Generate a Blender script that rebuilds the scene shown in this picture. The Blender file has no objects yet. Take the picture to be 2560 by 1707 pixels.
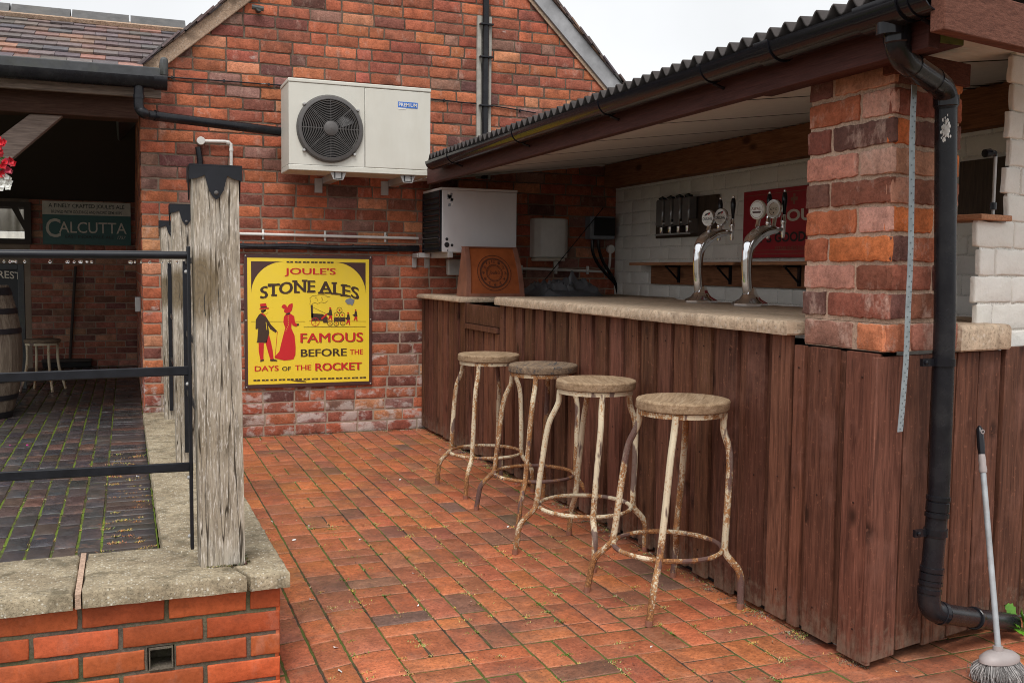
import bpy, bmesh, math, random
from math import sin, cos, pi, radians, sqrt, atan2
from mathutils import Vector, Matrix
random.seed(11)
SC = bpy.context.scene
COL = SC.collection

# ------------------------------------------------------------------ camera
F, YAW, PIT, ROL, EYE = 2450.0, .375, .0722, -.0107, 1.3
_fwd = Vector((sin(YAW)*cos(PIT), cos(YAW)*cos(PIT), -sin(PIT)))
_rt = Vector((cos(YAW), -sin(YAW), 0)); _dn = _fwd.cross(_rt)
CR = cos(ROL)*_rt + sin(ROL)*_dn; CD = -sin(ROL)*_rt + cos(ROL)*_dn
cam = bpy.data.cameras.new('camera'); cam.lens = F/2560*36; cam.sensor_width = 36
cam.clip_start = .05; cam.clip_end = 3000
co = bpy.data.objects.new('camera', cam); COL.objects.link(co)
mw = Matrix.Identity(4)
for i in range(3):
    mw[i][0], mw[i][1], mw[i][2] = CR[i], -CD[i], -_fwd[i]
mw[2][3] = EYE
co.matrix_world = mw
SC.camera = co

def at(x, y, ax, v):
    """point where the ray through photo pixel (x, y) meets the plane axis = v (used to measure the place)"""
    d = (x-1280)/F*CR + (y-853.5)/F*CD + _fwd
    i = 'xyz'.index(ax); o = (0, 0, EYE)[i]
    return Vector((0, 0, EYE)) + (v-o)/d[i]*d

# ------------------------------------------------------------------ sky, sun, exposure
W = bpy.data.worlds.new('World'); SC.world = W; W.use_nodes = True
SUN_EL, SUN_AZ = radians(58), radians(205)      # azimuth clockwise from +Y
wn = W.node_tree; bg = wn.nodes['Background']
sky = wn.nodes.new('ShaderNodeTexSky'); sky.sky_type = 'NISHITA'; sky.sun_disc = False
sky.sun_elevation = SUN_EL; sky.sun_rotation = SUN_AZ; sky.air_density = 1.5; sky.dust_density = 5
hs = wn.nodes.new('ShaderNodeHueSaturation'); hs.inputs['Saturation'].default_value = .12
wn.links.new(sky.outputs[0], hs.inputs['Color'])
wx = wn.nodes.new('ShaderNodeMix'); wx.data_type = 'RGBA'; wx.inputs[0].default_value = .72
wn.links.new(hs.outputs[0], wx.inputs[6]); wx.inputs[7].default_value = (7.6, 7.75, 7.95, 1)   # cloud deck
wc_ = wn.nodes.new('ShaderNodeTexCoord'); wz = wn.nodes.new('ShaderNodeTexNoise'); wz.inputs['Scale'].default_value = 3.2; wz.inputs['Detail'].default_value = 5
wn.links.new(wc_.outputs['Generated'], wz.inputs['Vector'])
wr = wn.nodes.new('ShaderNodeMapRange'); wr.inputs[3].default_value = .9; wr.inputs[4].default_value = 1.08; wr.inputs[1].default_value = .3; wr.inputs[2].default_value = .7
wn.links.new(wz.outputs[0], wr.inputs[0])
wm = wn.nodes.new('ShaderNodeMix'); wm.data_type = 'RGBA'; wm.blend_type = 'MULTIPLY'; wm.inputs[0].default_value = 1
wn.links.new(wx.outputs[2], wm.inputs[6]); wn.links.new(wr.outputs[0], wm.inputs[7])
wn.links.new(wm.outputs[2], bg.inputs['Color']); bg.inputs['Strength'].default_value = .092
sl = bpy.data.lights.new('sun', 'SUN'); sl.energy = 1.4; sl.angle = radians(28); sl.color = (1, .97, .93)
so = bpy.data.objects.new('sun', sl); COL.objects.link(so)
sd = Vector((sin(SUN_AZ)*cos(SUN_EL), cos(SUN_AZ)*cos(SUN_EL), sin(SUN_EL)))
so.rotation_euler = sd.to_track_quat('Z', 'Y').to_euler(); so.location = (0, 0, 20)
SC.view_settings.view_transform = 'Standard'; SC.view_settings.look = 'None'
SC.cycles.filter_width = 1.0; SC.cycles.use_denoising = True; SC.cycles.denoising_prefilter = 'NONE'
SC.view_settings.exposure = .68; SC.view_settings.gamma = 1; SC.view_settings.use_curve_mapping = False

# ------------------------------------------------------------------ node helpers
SOCK = bpy.types.NodeSocket
def nd(nt, t, ins=None, **pr):
    n = nt.nodes.new('ShaderNode'+t)
    for k, v in pr.items(): setattr(n, k, v)
    for k, v in (ins or {}).items():
        if isinstance(v, SOCK): nt.links.new(v, n.inputs[k])
        else:
            if isinstance(v, tuple) and len(v) == 3 and n.inputs[k].type == 'RGBA': v = v+(1,)
            n.inputs[k].default_value = v
    return n
def mixc(nt, f, a, b, blend='MIX'):
    return nd(nt, 'Mix', {0: f, 6: a, 7: b}, data_type='RGBA', blend_type=blend).outputs[2]
def ramp(nt, f, stops, interp='LINEAR'):
    n = nd(nt, 'ValToRGB', {0: f}); r = n.color_ramp; r.interpolation = interp
    while len(r.elements) < len(stops): r.elements.new(.5)
    for e, (p, c) in zip(r.elements, stops):
        e.position = p; e.color = (c, c, c, 1) if not isinstance(c, tuple) else c+(1,)
    return n.outputs[0]
def noise(nt, vec, sc, det=4, ro=.55, dist=0):
    return nd(nt, 'TexNoise', {'Vector': vec, 'Scale': sc, 'Detail': det, 'Roughness': ro, 'Distortion': dist}).outputs[0]
def vmul(nt, v, s): return nd(nt, 'VectorMath', {0: v, 1: s}, operation='MULTIPLY').outputs[0]
def vadd(nt, v, s): return nd(nt, 'VectorMath', {0: v, 1: s}, operation='ADD').outputs[0]
def mth(nt, op, a, b=0.0, clamp=False):
    n = nd(nt, 'Math', {0: a, 1: b}, operation=op); n.use_clamp = clamp; return n.outputs[0]
def bump(nt, h, st=.4, d=.01): return nd(nt, 'Bump', {'Height': h, 'Strength': st, 'Distance': d}).outputs[0]
def new(name):
    m = bpy.data.materials.new(name); m.use_nodes = True
    return m, m.node_tree, m.node_tree.nodes['Principled BSDF']
def setb(nt, b, **k):
    for kk, v in k.items():
        s = b.inputs[kk.replace('_', ' ')]
        if isinstance(v, SOCK): nt.links.new(v, s)
        else: s.default_value = v+(1,) if isinstance(v, tuple) and len(v) == 3 and s.type == 'RGBA' else v
def obc(nt, rnd=False):
    o = nt.nodes.new('ShaderNodeTexCoord').outputs['Object']
    if rnd:
        r = nt.nodes.new('ShaderNodeObjectInfo').outputs['Random']
        o = vadd(nt, o, vmul(nt, nd(nt, 'CombineXYZ', {0: r, 1: r, 2: r}).outputs[0], (31., 17., 23.)))
    return o
def attr(nt): return nd(nt, 'Attribute', attribute_name='col').outputs['Color']
def posz(nt): return nd(nt, 'SeparateXYZ', {0: nt.nodes.new('ShaderNodeNewGeometry').outputs['Position']}).outputs[2]

# ------------------------------------------------------------------ materials
def m_brick(name, eff=0.0, soot=.5, rough=.85, bst=.5, var=1., lime=0.):
    m, nt, b = new(name); o = obc(nt); c = attr(nt)
    n1 = noise(nt, o, 14, 8, .65); n2 = noise(nt, o, 70, 6, .7); n3 = noise(nt, o, 4.5, 5, .6)
    n4 = noise(nt, o, 330, 2, .5)
    c = mixc(nt, var, c, ramp(nt, n1, [(.25, .6), (.5, 1.0), (.75, 1.4)]), 'MULTIPLY')
    if lime:
        c = mixc(nt, ramp(nt, noise(nt, vmul(nt, o, (1., 1., .55)), 10, 7, .7), [(.55, 0.), (.68, lime)]), c, (.62, .44, .36))
    c = mixc(nt, .8*var, c, ramp(nt, n2, [(.3, .55), (.5, 1.), (.7, 1.45)]), 'MULTIPLY')
    c = mixc(nt, ramp(nt, n2, [(.56, 0.), (.72, .5*var)]), c, (.055, .03, .025))
    c = mixc(nt, ramp(nt, n2, [(.26, .4*var), (.36, 0.)]), c, (.55, .33, .24))
    c = mixc(nt, ramp(nt, n3, [(.53, 0.), (.68, soot)]), c, (.06, .035, .03))
    c = mixc(nt, ramp(nt, n4, [(.64, 0.), (.75, .6*var)]), c, (.05, .03, .028))
    if eff:
        z = posz(nt)
        k = nd(nt, 'MapRange', {0: z, 1: .0, 2: 1.3, 3: .125, 4: -.06}); k.clamp = True
        e = mth(nt, 'ADD', noise(nt, vmul(nt, o, (1., 1., 1.6)), 5.5, 8, .68), k.outputs[0])
        c = mixc(nt, ramp(nt, e, [(.59, 0.), (.67, .8*eff)]), c, (.6, .54, .5))
    h = mth(nt, 'ADD', mth(nt, 'MULTIPLY', n1, .7), mth(nt, 'MULTIPLY', n2, .5))
    setb(nt, b, Base_Color=c, Roughness=rough, Specular_IOR_Level=.14, Normal=bump(nt, h, bst, .012)); return m
def m_mortar(name, a, d, moss=0.0, bst=.6, low=None):
    m, nt, b = new(name); o = obc(nt)
    n1 = noise(nt, o, 7, 6, .6); n2 = noise(nt, o, 120, 5, .7)
    c = mixc(nt, ramp(nt, n1, [(.35, 0.), (.65, 1.)]), a, d)
    c = mixc(nt, 1., c, ramp(nt, n2, [(.3, .6), (.7, 1.3)]), 'MULTIPLY')
    if low:
        c = mixc(nt, nd(nt, 'MapRange', {0: mth(nt, 'ADD', posz(nt), mth(nt, 'MULTIPLY', n1, .8)), 1: 1.5, 2: 2.7, 3: .85, 4: 0.}).outputs[0], c, low)
    if moss:
        c = mixc(nt, ramp(nt, noise(nt, o, 2.6, 5, .65), [(.42, 0.), (.54, moss)]), c, (.14, .2, .03))
    setb(nt, b, Base_Color=c, Roughness=.95, Specular_IOR_Level=.08, Normal=bump(nt, n2, bst, .006)); return m
def m_paver(name, r0, r1, wet):
    m, nt, b = new(name); o = obc(nt); c = attr(nt)
    n1 = noise(nt, o, 11, 8, .68); n2 = noise(nt, o, 55, 6, .72); n3 = noise(nt, o, 2.2, 8, .68); n4 = noise(nt, vmul(nt, o, (1., 1.7, 1.)), 105, 4, .65)
    c = mixc(nt, 1., c, ramp(nt, n1, [(.25, .62), (.5, 1.), (.78, 1.36)]), 'MULTIPLY')
    c = mixc(nt, .9, c, ramp(nt, n2, [(.3, .6), (.5, 1.), (.7, 1.4)]), 'MULTIPLY')
    c = mixc(nt, ramp(nt, n4, [(.56, 0.), (.64, .7)]), c, (.05, .03, .024))
    c = mixc(nt, ramp(nt, n2, [(.26, .3), (.38, 0.)]), c, (.5, .3, .22))
    c = mixc(nt, ramp(nt, n3, [(.5, 0.), (.62, .42)]), c, (.09, .062, .048))
    c = mixc(nt, ramp(nt, noise(nt, o, 6.5, 8, .75), [(.54, 0.), (.66, .28)]), c, (.44, .23, .15))
    r = ramp(nt, n3, [(.35, r1), (.65, r0)])
    setb(nt, b, Base_Color=c, Roughness=r, Specular_IOR_Level=wet, Normal=bump(nt, mth(nt, 'ADD', mth(nt, 'MULTIPLY', n1, .5), mth(nt, 'MULTIPLY', n2, .5)), .35, .006)); return m
def m_wood(name, a, d, axis='z', rough=.7, fine=1., knots=True, streak=None, sv=.55, attrk=True, wear=None, dist=.6, ksz=1., splash=False, gv=1.):
    m, nt, b = new(name); o = obc(nt)
    sc = {'x': (1., 12., 12.), 'y': (12., 1., 12.), 'z': (12., 12., 1.)}[axis]
    if attrk:
        at_ = attr(nt); o = vadd(nt, o, vmul(nt, at_, (17., 29., 23.)))
    g = noise(nt, vmul(nt, o, sc), 6*fine, 7, .62, dist); g2 = noise(nt, vmul(nt, o, tuple(s*(4 if s > 2 else 1) for s in sc)), 9*fine, 4, .6)
    c = ramp(nt, g, [(.3, a), (.7, d)])
    c = mixc(nt, gv, c, ramp(nt, g2, [(.3, .7), (.7, 1.28)]), 'MULTIPLY')
    if attrk:
        c = mixc(nt, 1., c, at_, 'MULTIPLY')
    if knots:
        kv = nd(nt, 'TexVoronoi', {'Vector': vmul(nt, o, tuple(.55 if s < 2 else 1. for s in sc)), 'Scale': 7.}).outputs[0]
        c = mixc(nt, ramp(nt, kv, [(.11*ksz, .85), (.25*ksz, 0.)]), c, tuple(x*.35 for x in a))
    if splash:
        c = mixc(nt, ramp(nt, noise(nt, o, 55, 4, .65), [(.6, 0.), (.72, .5)]), c, tuple(x*1.7 for x in d))
        k = nd(nt, 'MapRange', {0: posz(nt), 1: 0., 2: .28, 3: .22, 4: -.25}).outputs[0]
        c = mixc(nt, ramp(nt, mth(nt, 'ADD', noise(nt, o, 30, 6, .7), k), [(.5, 0.), (.75, .65)]), c, (.2, .15, .11))
    if streak:
        c = mixc(nt, ramp(nt, noise(nt, vmul(nt, o, sc), 3.2*fine, 6, .7), [(.54, 0.), (.62, sv)]), c, streak)
    if wear:
        c = mixc(nt, ramp(nt, noise(nt, o, 3.1, 7, .7), [(.55, 0.), (.7, .5)]), c, wear)
    setb(nt, b, Base_Color=c, Roughness=rough, Specular_IOR_Level=.16, Normal=bump(nt, mth(nt, 'ADD', g, mth(nt, 'MULTIPLY', g2, .6)), .35, .006)); return m
def m_plain(name, c, rough=.5, metal=0., var=.12, sc=18, spec=.5, dirt=None, dv=.4, bst=0., dsc=4., dst=(1., 1., 1.)):
    m, nt, b = new(name); o = obc(nt)
    n = noise(nt, o, sc, 5, .6)
    k = mixc(nt, 1., c, ramp(nt, n, [(.3, 1-var), (.7, 1+var)]), 'MULTIPLY')
    if dirt: k = mixc(nt, ramp(nt, noise(nt, vmul(nt, o, dst), dsc, 7, .65), [(.48, 0.), (.75, dv)]), k, dirt)
    setb(nt, b, Base_Color=k, Metallic=metal, Specular_IOR_Level=spec, Roughness=ramp(nt, n, [(.2, max(.02, rough-.08)), (.8, min(1., rough+.08))]))
    if bst: setb(nt, b, Normal=bump(nt, n, bst, .01))
    return m
def m_attr(name, rough=.6, spec=.4):
    m, nt, b = new(name); c = attr(nt); n = noise(nt, obc(nt), 40, 4)
    setb(nt, b, Base_Color=mixc(nt, 1., c, ramp(nt, n, [(.3, .8), (.7, 1.2)]), 'MULTIPLY'), Roughness=rough, Specular_IOR_Level=spec); return m
def m_rust(name, seed, paint, amt):
    m, nt, b = new(name); o = vadd(nt, obc(nt, True), (seed, seed*.7, seed*.3))
    n = noise(nt, vmul(nt, o, (1., 1., .42)), 11, 6, .62); f = noise(nt, o, 105, 5, .72); n2 = noise(nt, vmul(nt, o, (1., 1., .3)), 8, 4, .6)
    s = mth(nt, 'ADD', mth(nt, 'MULTIPLY', n, .5), mth(nt, 'MULTIPLY', f, .5))
    z = posz(nt); low = nd(nt, 'MapRange', {0: z, 1: .02, 2: .42, 3: .09, 4: 0.}).outputs[0]
    s = mth(nt, 'ADD', mth(nt, 'ADD', s, amt), low)
    rc = ramp(nt, f, [(.3, (.07, .03, .022)), (.47, (.2, .085, .035)), (.62, (.43, .215, .085)), (.75, (.55, .34, .16))])
    pc = ramp(nt, n2, [(.35, tuple(x*.72 for x in paint)), (.6, paint)])
    c = mixc(nt, ramp(nt, s, [(.525, 0.), (.565, 1.)]), pc, rc)
    c = mixc(nt, ramp(nt, n2, [(.56, 0.), (.585, .9)]), c, (.12, .07, .065))
    setb(nt, b, Base_Color=c, Roughness=.72, Specular_IOR_Level=.2, Normal=bump(nt, s, .5, .004)); return m
def m_concrete(name, a, d, spots, lite, rough=.9, sc=1.):
    m, nt, b = new(name); o = obc(nt)
    n1 = noise(nt, o, 5*sc, 7, .65); n2 = noise(nt, o, 60*sc, 5, .7)
    vo = nd(nt, 'TexVoronoi', {'Vector': o, 'Scale': 125.*sc}); 
    c = mixc(nt, ramp(nt, n1, [(.32, 0.), (.68, 1.)]), a, d)
    c = mixc(nt, 1., c, ramp(nt, n2, [(.3, .65), (.7, 1.3)]), 'MULTIPLY')
    sp = nd(nt, 'SeparateColor', {0: vo.outputs['Color']}).outputs[0]
    c = mixc(nt, mth(nt, 'MULTIPLY', ramp(nt, sp, [(.74, 0.), (.95, 1.)]), ramp(nt, vo.outputs[0], [(.3, .9), (.55, 0.)])), c, lite)
    c = mixc(nt, ramp(nt, noise(nt, o, 9*sc, 7, .75), [(.5, 0.), (.64, .75)]), c, spots)
    c = mixc(nt, ramp(nt, noise(nt, o, 170*sc, 3, .6), [(.56, 0.), (.66, .6)]), c, tuple(x*.5 for x in spots))
    setb(nt, b, Base_Color=c, Roughness=rough, Specular_IOR_Level=.15, Normal=bump(nt, mth(nt, 'ADD', n2, mth(nt, 'MULTIPLY', n1, .6)), .6, .008)); return m

MT = {}
MT['brick'] = m_brick('weathered red brick', eff=.8, soot=.45, bst=.8, lime=.34)
MT['brick_pillar'] = m_brick('reclaimed brick', eff=0., soot=.2, bst=.8, lime=.6)
MT['brick_new'] = m_brick('smooth orange brick', eff=0., soot=.3, rough=.55, bst=.2, var=.6, lime=.12)
MT['brick_dark'] = m_brick('shelter brick', eff=0., soot=.4)
MT['mortar'] = m_mortar('old mortar', (.19, .14, .105), (.08, .058, .044), low=(.4, .31, .24))
MT['mortar_pillar'] = m_mortar('tan mortar', (.56, .39, .29), (.45, .31, .23))
MT['mortar_grey'] = m_mortar('grey mortar', (.17, .14, .11), (.09, .075, .06), .25)
MT['joint'] = m_mortar('paver joint', (.1, .07, .05), (.055, .042, .03), .45)
MT['joint_patio'] = m_mortar('patio joint', (.055, .05, .035), (.09, .072, .035), .85)
MT['paver'] = m_paver('red paver', .6, .38, .24)
MT['paver_dark'] = m_paver('dark wet paver', .42, .17, .45)
MT['clad'] = m_wood('dark stained boards', (.063, .025, .0155), (.19, .081, .05), 'z', .62, .8, wear=(.21, .1, .075), streak=(.05, .021, .015), sv=.55, ksz=.75, splash=True, gv=.55)
MT['fascia_y'] = m_wood('stained fascia', (.05, .019, .016), (.085, .032, .027), 'y', .6, knots=False)
MT['fascia_x'] = m_wood('stained bargeboard', (.085, .033, .022), (.19, .08, .055), 'x', .8, 2., wear=(.22, .11, .085))
MT['beam_y'] = m_wood('reddish timber', (.2, .08, .04), (.36, .16, .08), 'y', .7)
def m_oak():
    m, nt, b = new('weathered oak'); o = obc(nt)
    big = noise(nt, vmul(nt, o, (1., 1., .45)), 7, 5, .6, .4); g = noise(nt, vmul(nt, o, (10., 10., 1.)), 7, 6, .65, .25); fl = noise(nt, vmul(nt, o, (9., 9., 1.)), 19, 6, .72, .2); fi = noise(nt, vmul(nt, o, (14., 14., 1.)), 24, 3, .6)
    c = ramp(nt, big, [(.3, (.23, .185, .13)), (.5, (.38, .325, .255)), (.7, (.48, .435, .375))])
    c = mixc(nt, 1., c, ramp(nt, g, [(.28, .45), (.5, 1.), (.72, 1.3)]), 'MULTIPLY')
    c = mixc(nt, ramp(nt, fl, [(.53, 0.), (.62, .8)]), c, (.7, .64, .57))
    c = mixc(nt, ramp(nt, fi, [(.56, 0.), (.66, .55)]), c, (.09, .07, .05))
    ck = mth(nt, 'ABSOLUTE', mth(nt, 'SUBTRACT', noise(nt, vmul(nt, o, (13., 13., .55)), 1.7, 3, .55), .5))
    c = mixc(nt, ramp(nt, ck, [(.004, .92), (.014, 0.)]), c, (.035, .026, .018))
    for (kx, kz, r) in ((-.035, .925, 1.),):
        d = vadd(nt, vmul(nt, vadd(nt, o, (-kx, 0., -kz)), (1.25/r, 0., .8/r)), vmul(nt, nd(nt, 'CombineXYZ', {0: big, 2: g}).outputs[0], (.07, 0., .05)))
        d = nd(nt, 'VectorMath', {0: d}, operation='LENGTH').outputs['Value']
        rg = mth(nt, 'SINE', mth(nt, 'MULTIPLY', d, 420.)); k = ramp(nt, d, [(.06, .8), (.1, 0.)])
        c = mixc(nt, k, c, mixc(nt, mth(nt, 'MULTIPLY', rg, .5), (.17, .125, .07), (.09, .068, .045)))
    setb(nt, b, Base_Color=c, Roughness=.92, Specular_IOR_Level=.12, Normal=bump(nt, mth(nt, 'ADD', g, mth(nt, 'MULTIPLY', fi, .8)), .6, .006)); return m
MT['oak'] = m_oak()
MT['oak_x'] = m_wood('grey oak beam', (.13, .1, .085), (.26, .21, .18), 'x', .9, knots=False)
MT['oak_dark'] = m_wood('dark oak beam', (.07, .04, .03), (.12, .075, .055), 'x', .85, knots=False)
MT['seat'] = m_wood('weathered stool seat', (.2, .13, .075), (.4, .285, .18), 'x', .9, .9, knots=False, streak=(.5, .38, .26), sv=.4, attrk=False, dist=.2, wear=(.14, .095, .06))
MT['seat_dark'] = m_wood('charcoal stool seat', (.11, .075, .052), (.31, .225, .15), 'x', .85, 1.5, knots=False, attrk=False, streak=(.05, .055, .065), sv=.9, wear=(.045, .048, .055))
MT['coping'] = m_concrete('mossy concrete coping', (.43, .36, .25), (.23, .18, .118), (.12, .1, .065), (.66, .62, .52))
MT['counter'] = m_concrete('worn concrete counter', (.58, .44, .31), (.44, .34, .25), (.36, .26, .18), (.58, .48, .38), .6, .5)
MT['black'] = m_plain('black plastic', (.011, .011, .014), .16, spec=.3, var=.05)
MT['pipe'] = m_plain('black pipe', (.011, .011, .014), .26, spec=.28, dirt=(.05, .05, .05), dv=.4, dsc=7.)
MT['iron'] = m_plain('wet black iron', (.011, .012, .016), .34, var=.3, spec=.3)
MT['ac'] = m_plain('cream casing', (.61, .595, .53), .5, var=.03, sc=6, dirt=(.46, .42, .33), dv=.3, dsc=3., dst=(1.6, 1.6, .4))
MT['cool'] = m_plain('grey casing', (.58, .57, .58), .45, var=.03, sc=6, dirt=(.44, .41, .4), dv=.25, dsc=3., dst=(1.6, 1.6, .4))
MT['grille'] = m_plain('dark grey grille', (.085, .078, .075), .45)
MT['void'] = m_plain('dark recess', (.012, .012, .012), .8)
MT['galv'] = m_plain('galvanised steel', (.3, .35, .37), .5, .3, .2, 30)
MT['steel'] = m_plain('grey bracket', (.42, .41, .4), .5, .3)
MT['white'] = m_plain('white plastic', (.72, .71, .68), .4, var=.06, dirt=(.45, .4, .36), dv=.4)
MT['chrome'] = m_plain('chrome', (.86, .86, .88), .05, 1., .02)
MT['yellow'] = m_plain('yellow enamel', (.93, .69, .05), .3, var=.04, sc=4, dirt=(.7, .52, .1), dv=.35)
MT['signbrown'] = m_plain('brown enamel', (.075, .034, .03), .4, var=.06)
MT['red'] = m_plain('red enamel', (.62, .022, .026), .45, var=.03)
MT['ink'] = m_plain('dark brown ink', (.06, .032, .02), .5, var=.03)
MT['black_ink'] = m_plain('black ink', (.012, .012, .014), .5)
MT['grey'] = m_plain('bare grey metal', (.22, .24, .27), .6)
MT['pale'] = m_plain('pale lettering', (.6, .54, .45), .5)
MT['paleglow'] = m_plain('white panel', (.62, .6, .56), .5)
MT['green'] = m_plain('dark green enamel', (.016, .095, .08), .4)
MT['blue'] = m_plain('blue sticker', (.03, .14, .5), .5)
MT['redsign'] = m_plain('crimson enamel', (.34, .011, .022), .4)
MT['blackboard'] = m_plain('blackboard', (.02, .021, .024), .6)
MT['optics'] = m_wood('dark backing board', (.06, .042, .032), (.1, .07, .05), 'z', .6, knots=False, attrk=False)
MT['glassy'] = m_plain('clear acrylic', (.16, .15, .145), .1, spec=.8)
MT['whitewall'] = m_brick('white painted brick', eff=0., soot=.03, rough=.6, var=.12)
MT['whitemortar'] = m_mortar('painted mortar', (.74, .71, .66), (.66, .63, .58))
MT['tile'] = m_brick('clay roof tile', eff=0., soot=.25, rough=.6)
MT['mossy'] = m_plain('mossy end grain', (.12, .13, .03), .9, var=.5, sc=30, dirt=(.05, .04, .03), dv=.8, dsc=30.)
MT['channel'] = m_plain('pale channel', (.36, .34, .3), .7, var=.2)
_m, _nt, _b = new('water drop'); setb(_nt, _b, Base_Color=(1, 1, 1), Roughness=.0, IOR=1.33, Transmission_Weight=1.); MT['water'] = _m
MT['lead'] = m_plain('weathered lead', (.05, .052, .056), .6, var=.35, sc=12, dirt=(.1, .1, .05), bst=.2)
MT['ridge'] = m_plain('dark ridge tile', (.085, .082, .08), .6, var=.35, sc=12, dirt=(.15, .12, .08))
MT['tan'] = m_concrete('mortar verge', (.47, .33, .23), (.36, .26, .19), (.2, .14, .1), (.5, .42, .35))
MT['verge'] = m_plain('grey verge board', (.32, .32, .33), .6, var=.25, sc=9)
MT['corr'] = m_plain('fibre cement sheet', (.06, .052, .05), .75, var=.3, sc=25, spec=.2)
MT['ceil'] = m_plain('ribbed liner', (.66, .63, .6), .6, var=.06)
MT['conc'] = m_plain('concrete floor', (.42, .4, .37), .85, var=.2)
MT['earth'] = m_plain('earth', (.12, .1, .075), .95, var=.3, sc=2)
MT['rusty'] = m_plain('rust brown steel', (.36, .092, .026), .42, var=.25, sc=7, dirt=(.12, .035, .015), dv=.6)
MT['rustyframe'] = m_plain('rust brown frame', (.24, .1, .065), .55, var=.25, sc=12)
MT['emboss'] = m_plain('embossed rust relief', (.11, .035, .018), .5, var=.3, sc=40)
MT['tarp'] = m_plain('dark grey tarpaulin', (.1, .104, .115), .38, spec=.5)
MT['brush_grey'] = m_plain('grey plastic', (.33, .29, .28), .5)
MT['brush_pole'] = m_plain('worn silver pole', (.36, .39, .41), .45, .2, .2, 14, dirt=(.15, .08, .05), dv=.6, dsc=9.)
MT['attr'] = m_attr('dyed surface'); MT['leaf'] = m_attr('leaf', .5); MT['bristle'] = m_attr('bristles', .8)
MT['barrel'] = m_wood('barrel oak', (.16, .12, .09), (.36, .3, .23), 'z', .75, .8, knots=False)
MT['hoop'] = m_plain('iron hoop', (.03, .03, .035), .5, .3)
MT['sheet'] = m_plain('pale corrugated sheet', (.5, .48, .43), .7, var=.2, sc=8)
MT['boards_dark'] = m_plain('dark boards', (.06, .045, .038), .8)
RUST = [m_rust('flaking cream paint and rust %d' % i, 5.3*i+1, (.67, .575, .41), a) for i, a in enumerate((.035, -.012, .06, .02, -.03))]

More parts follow.
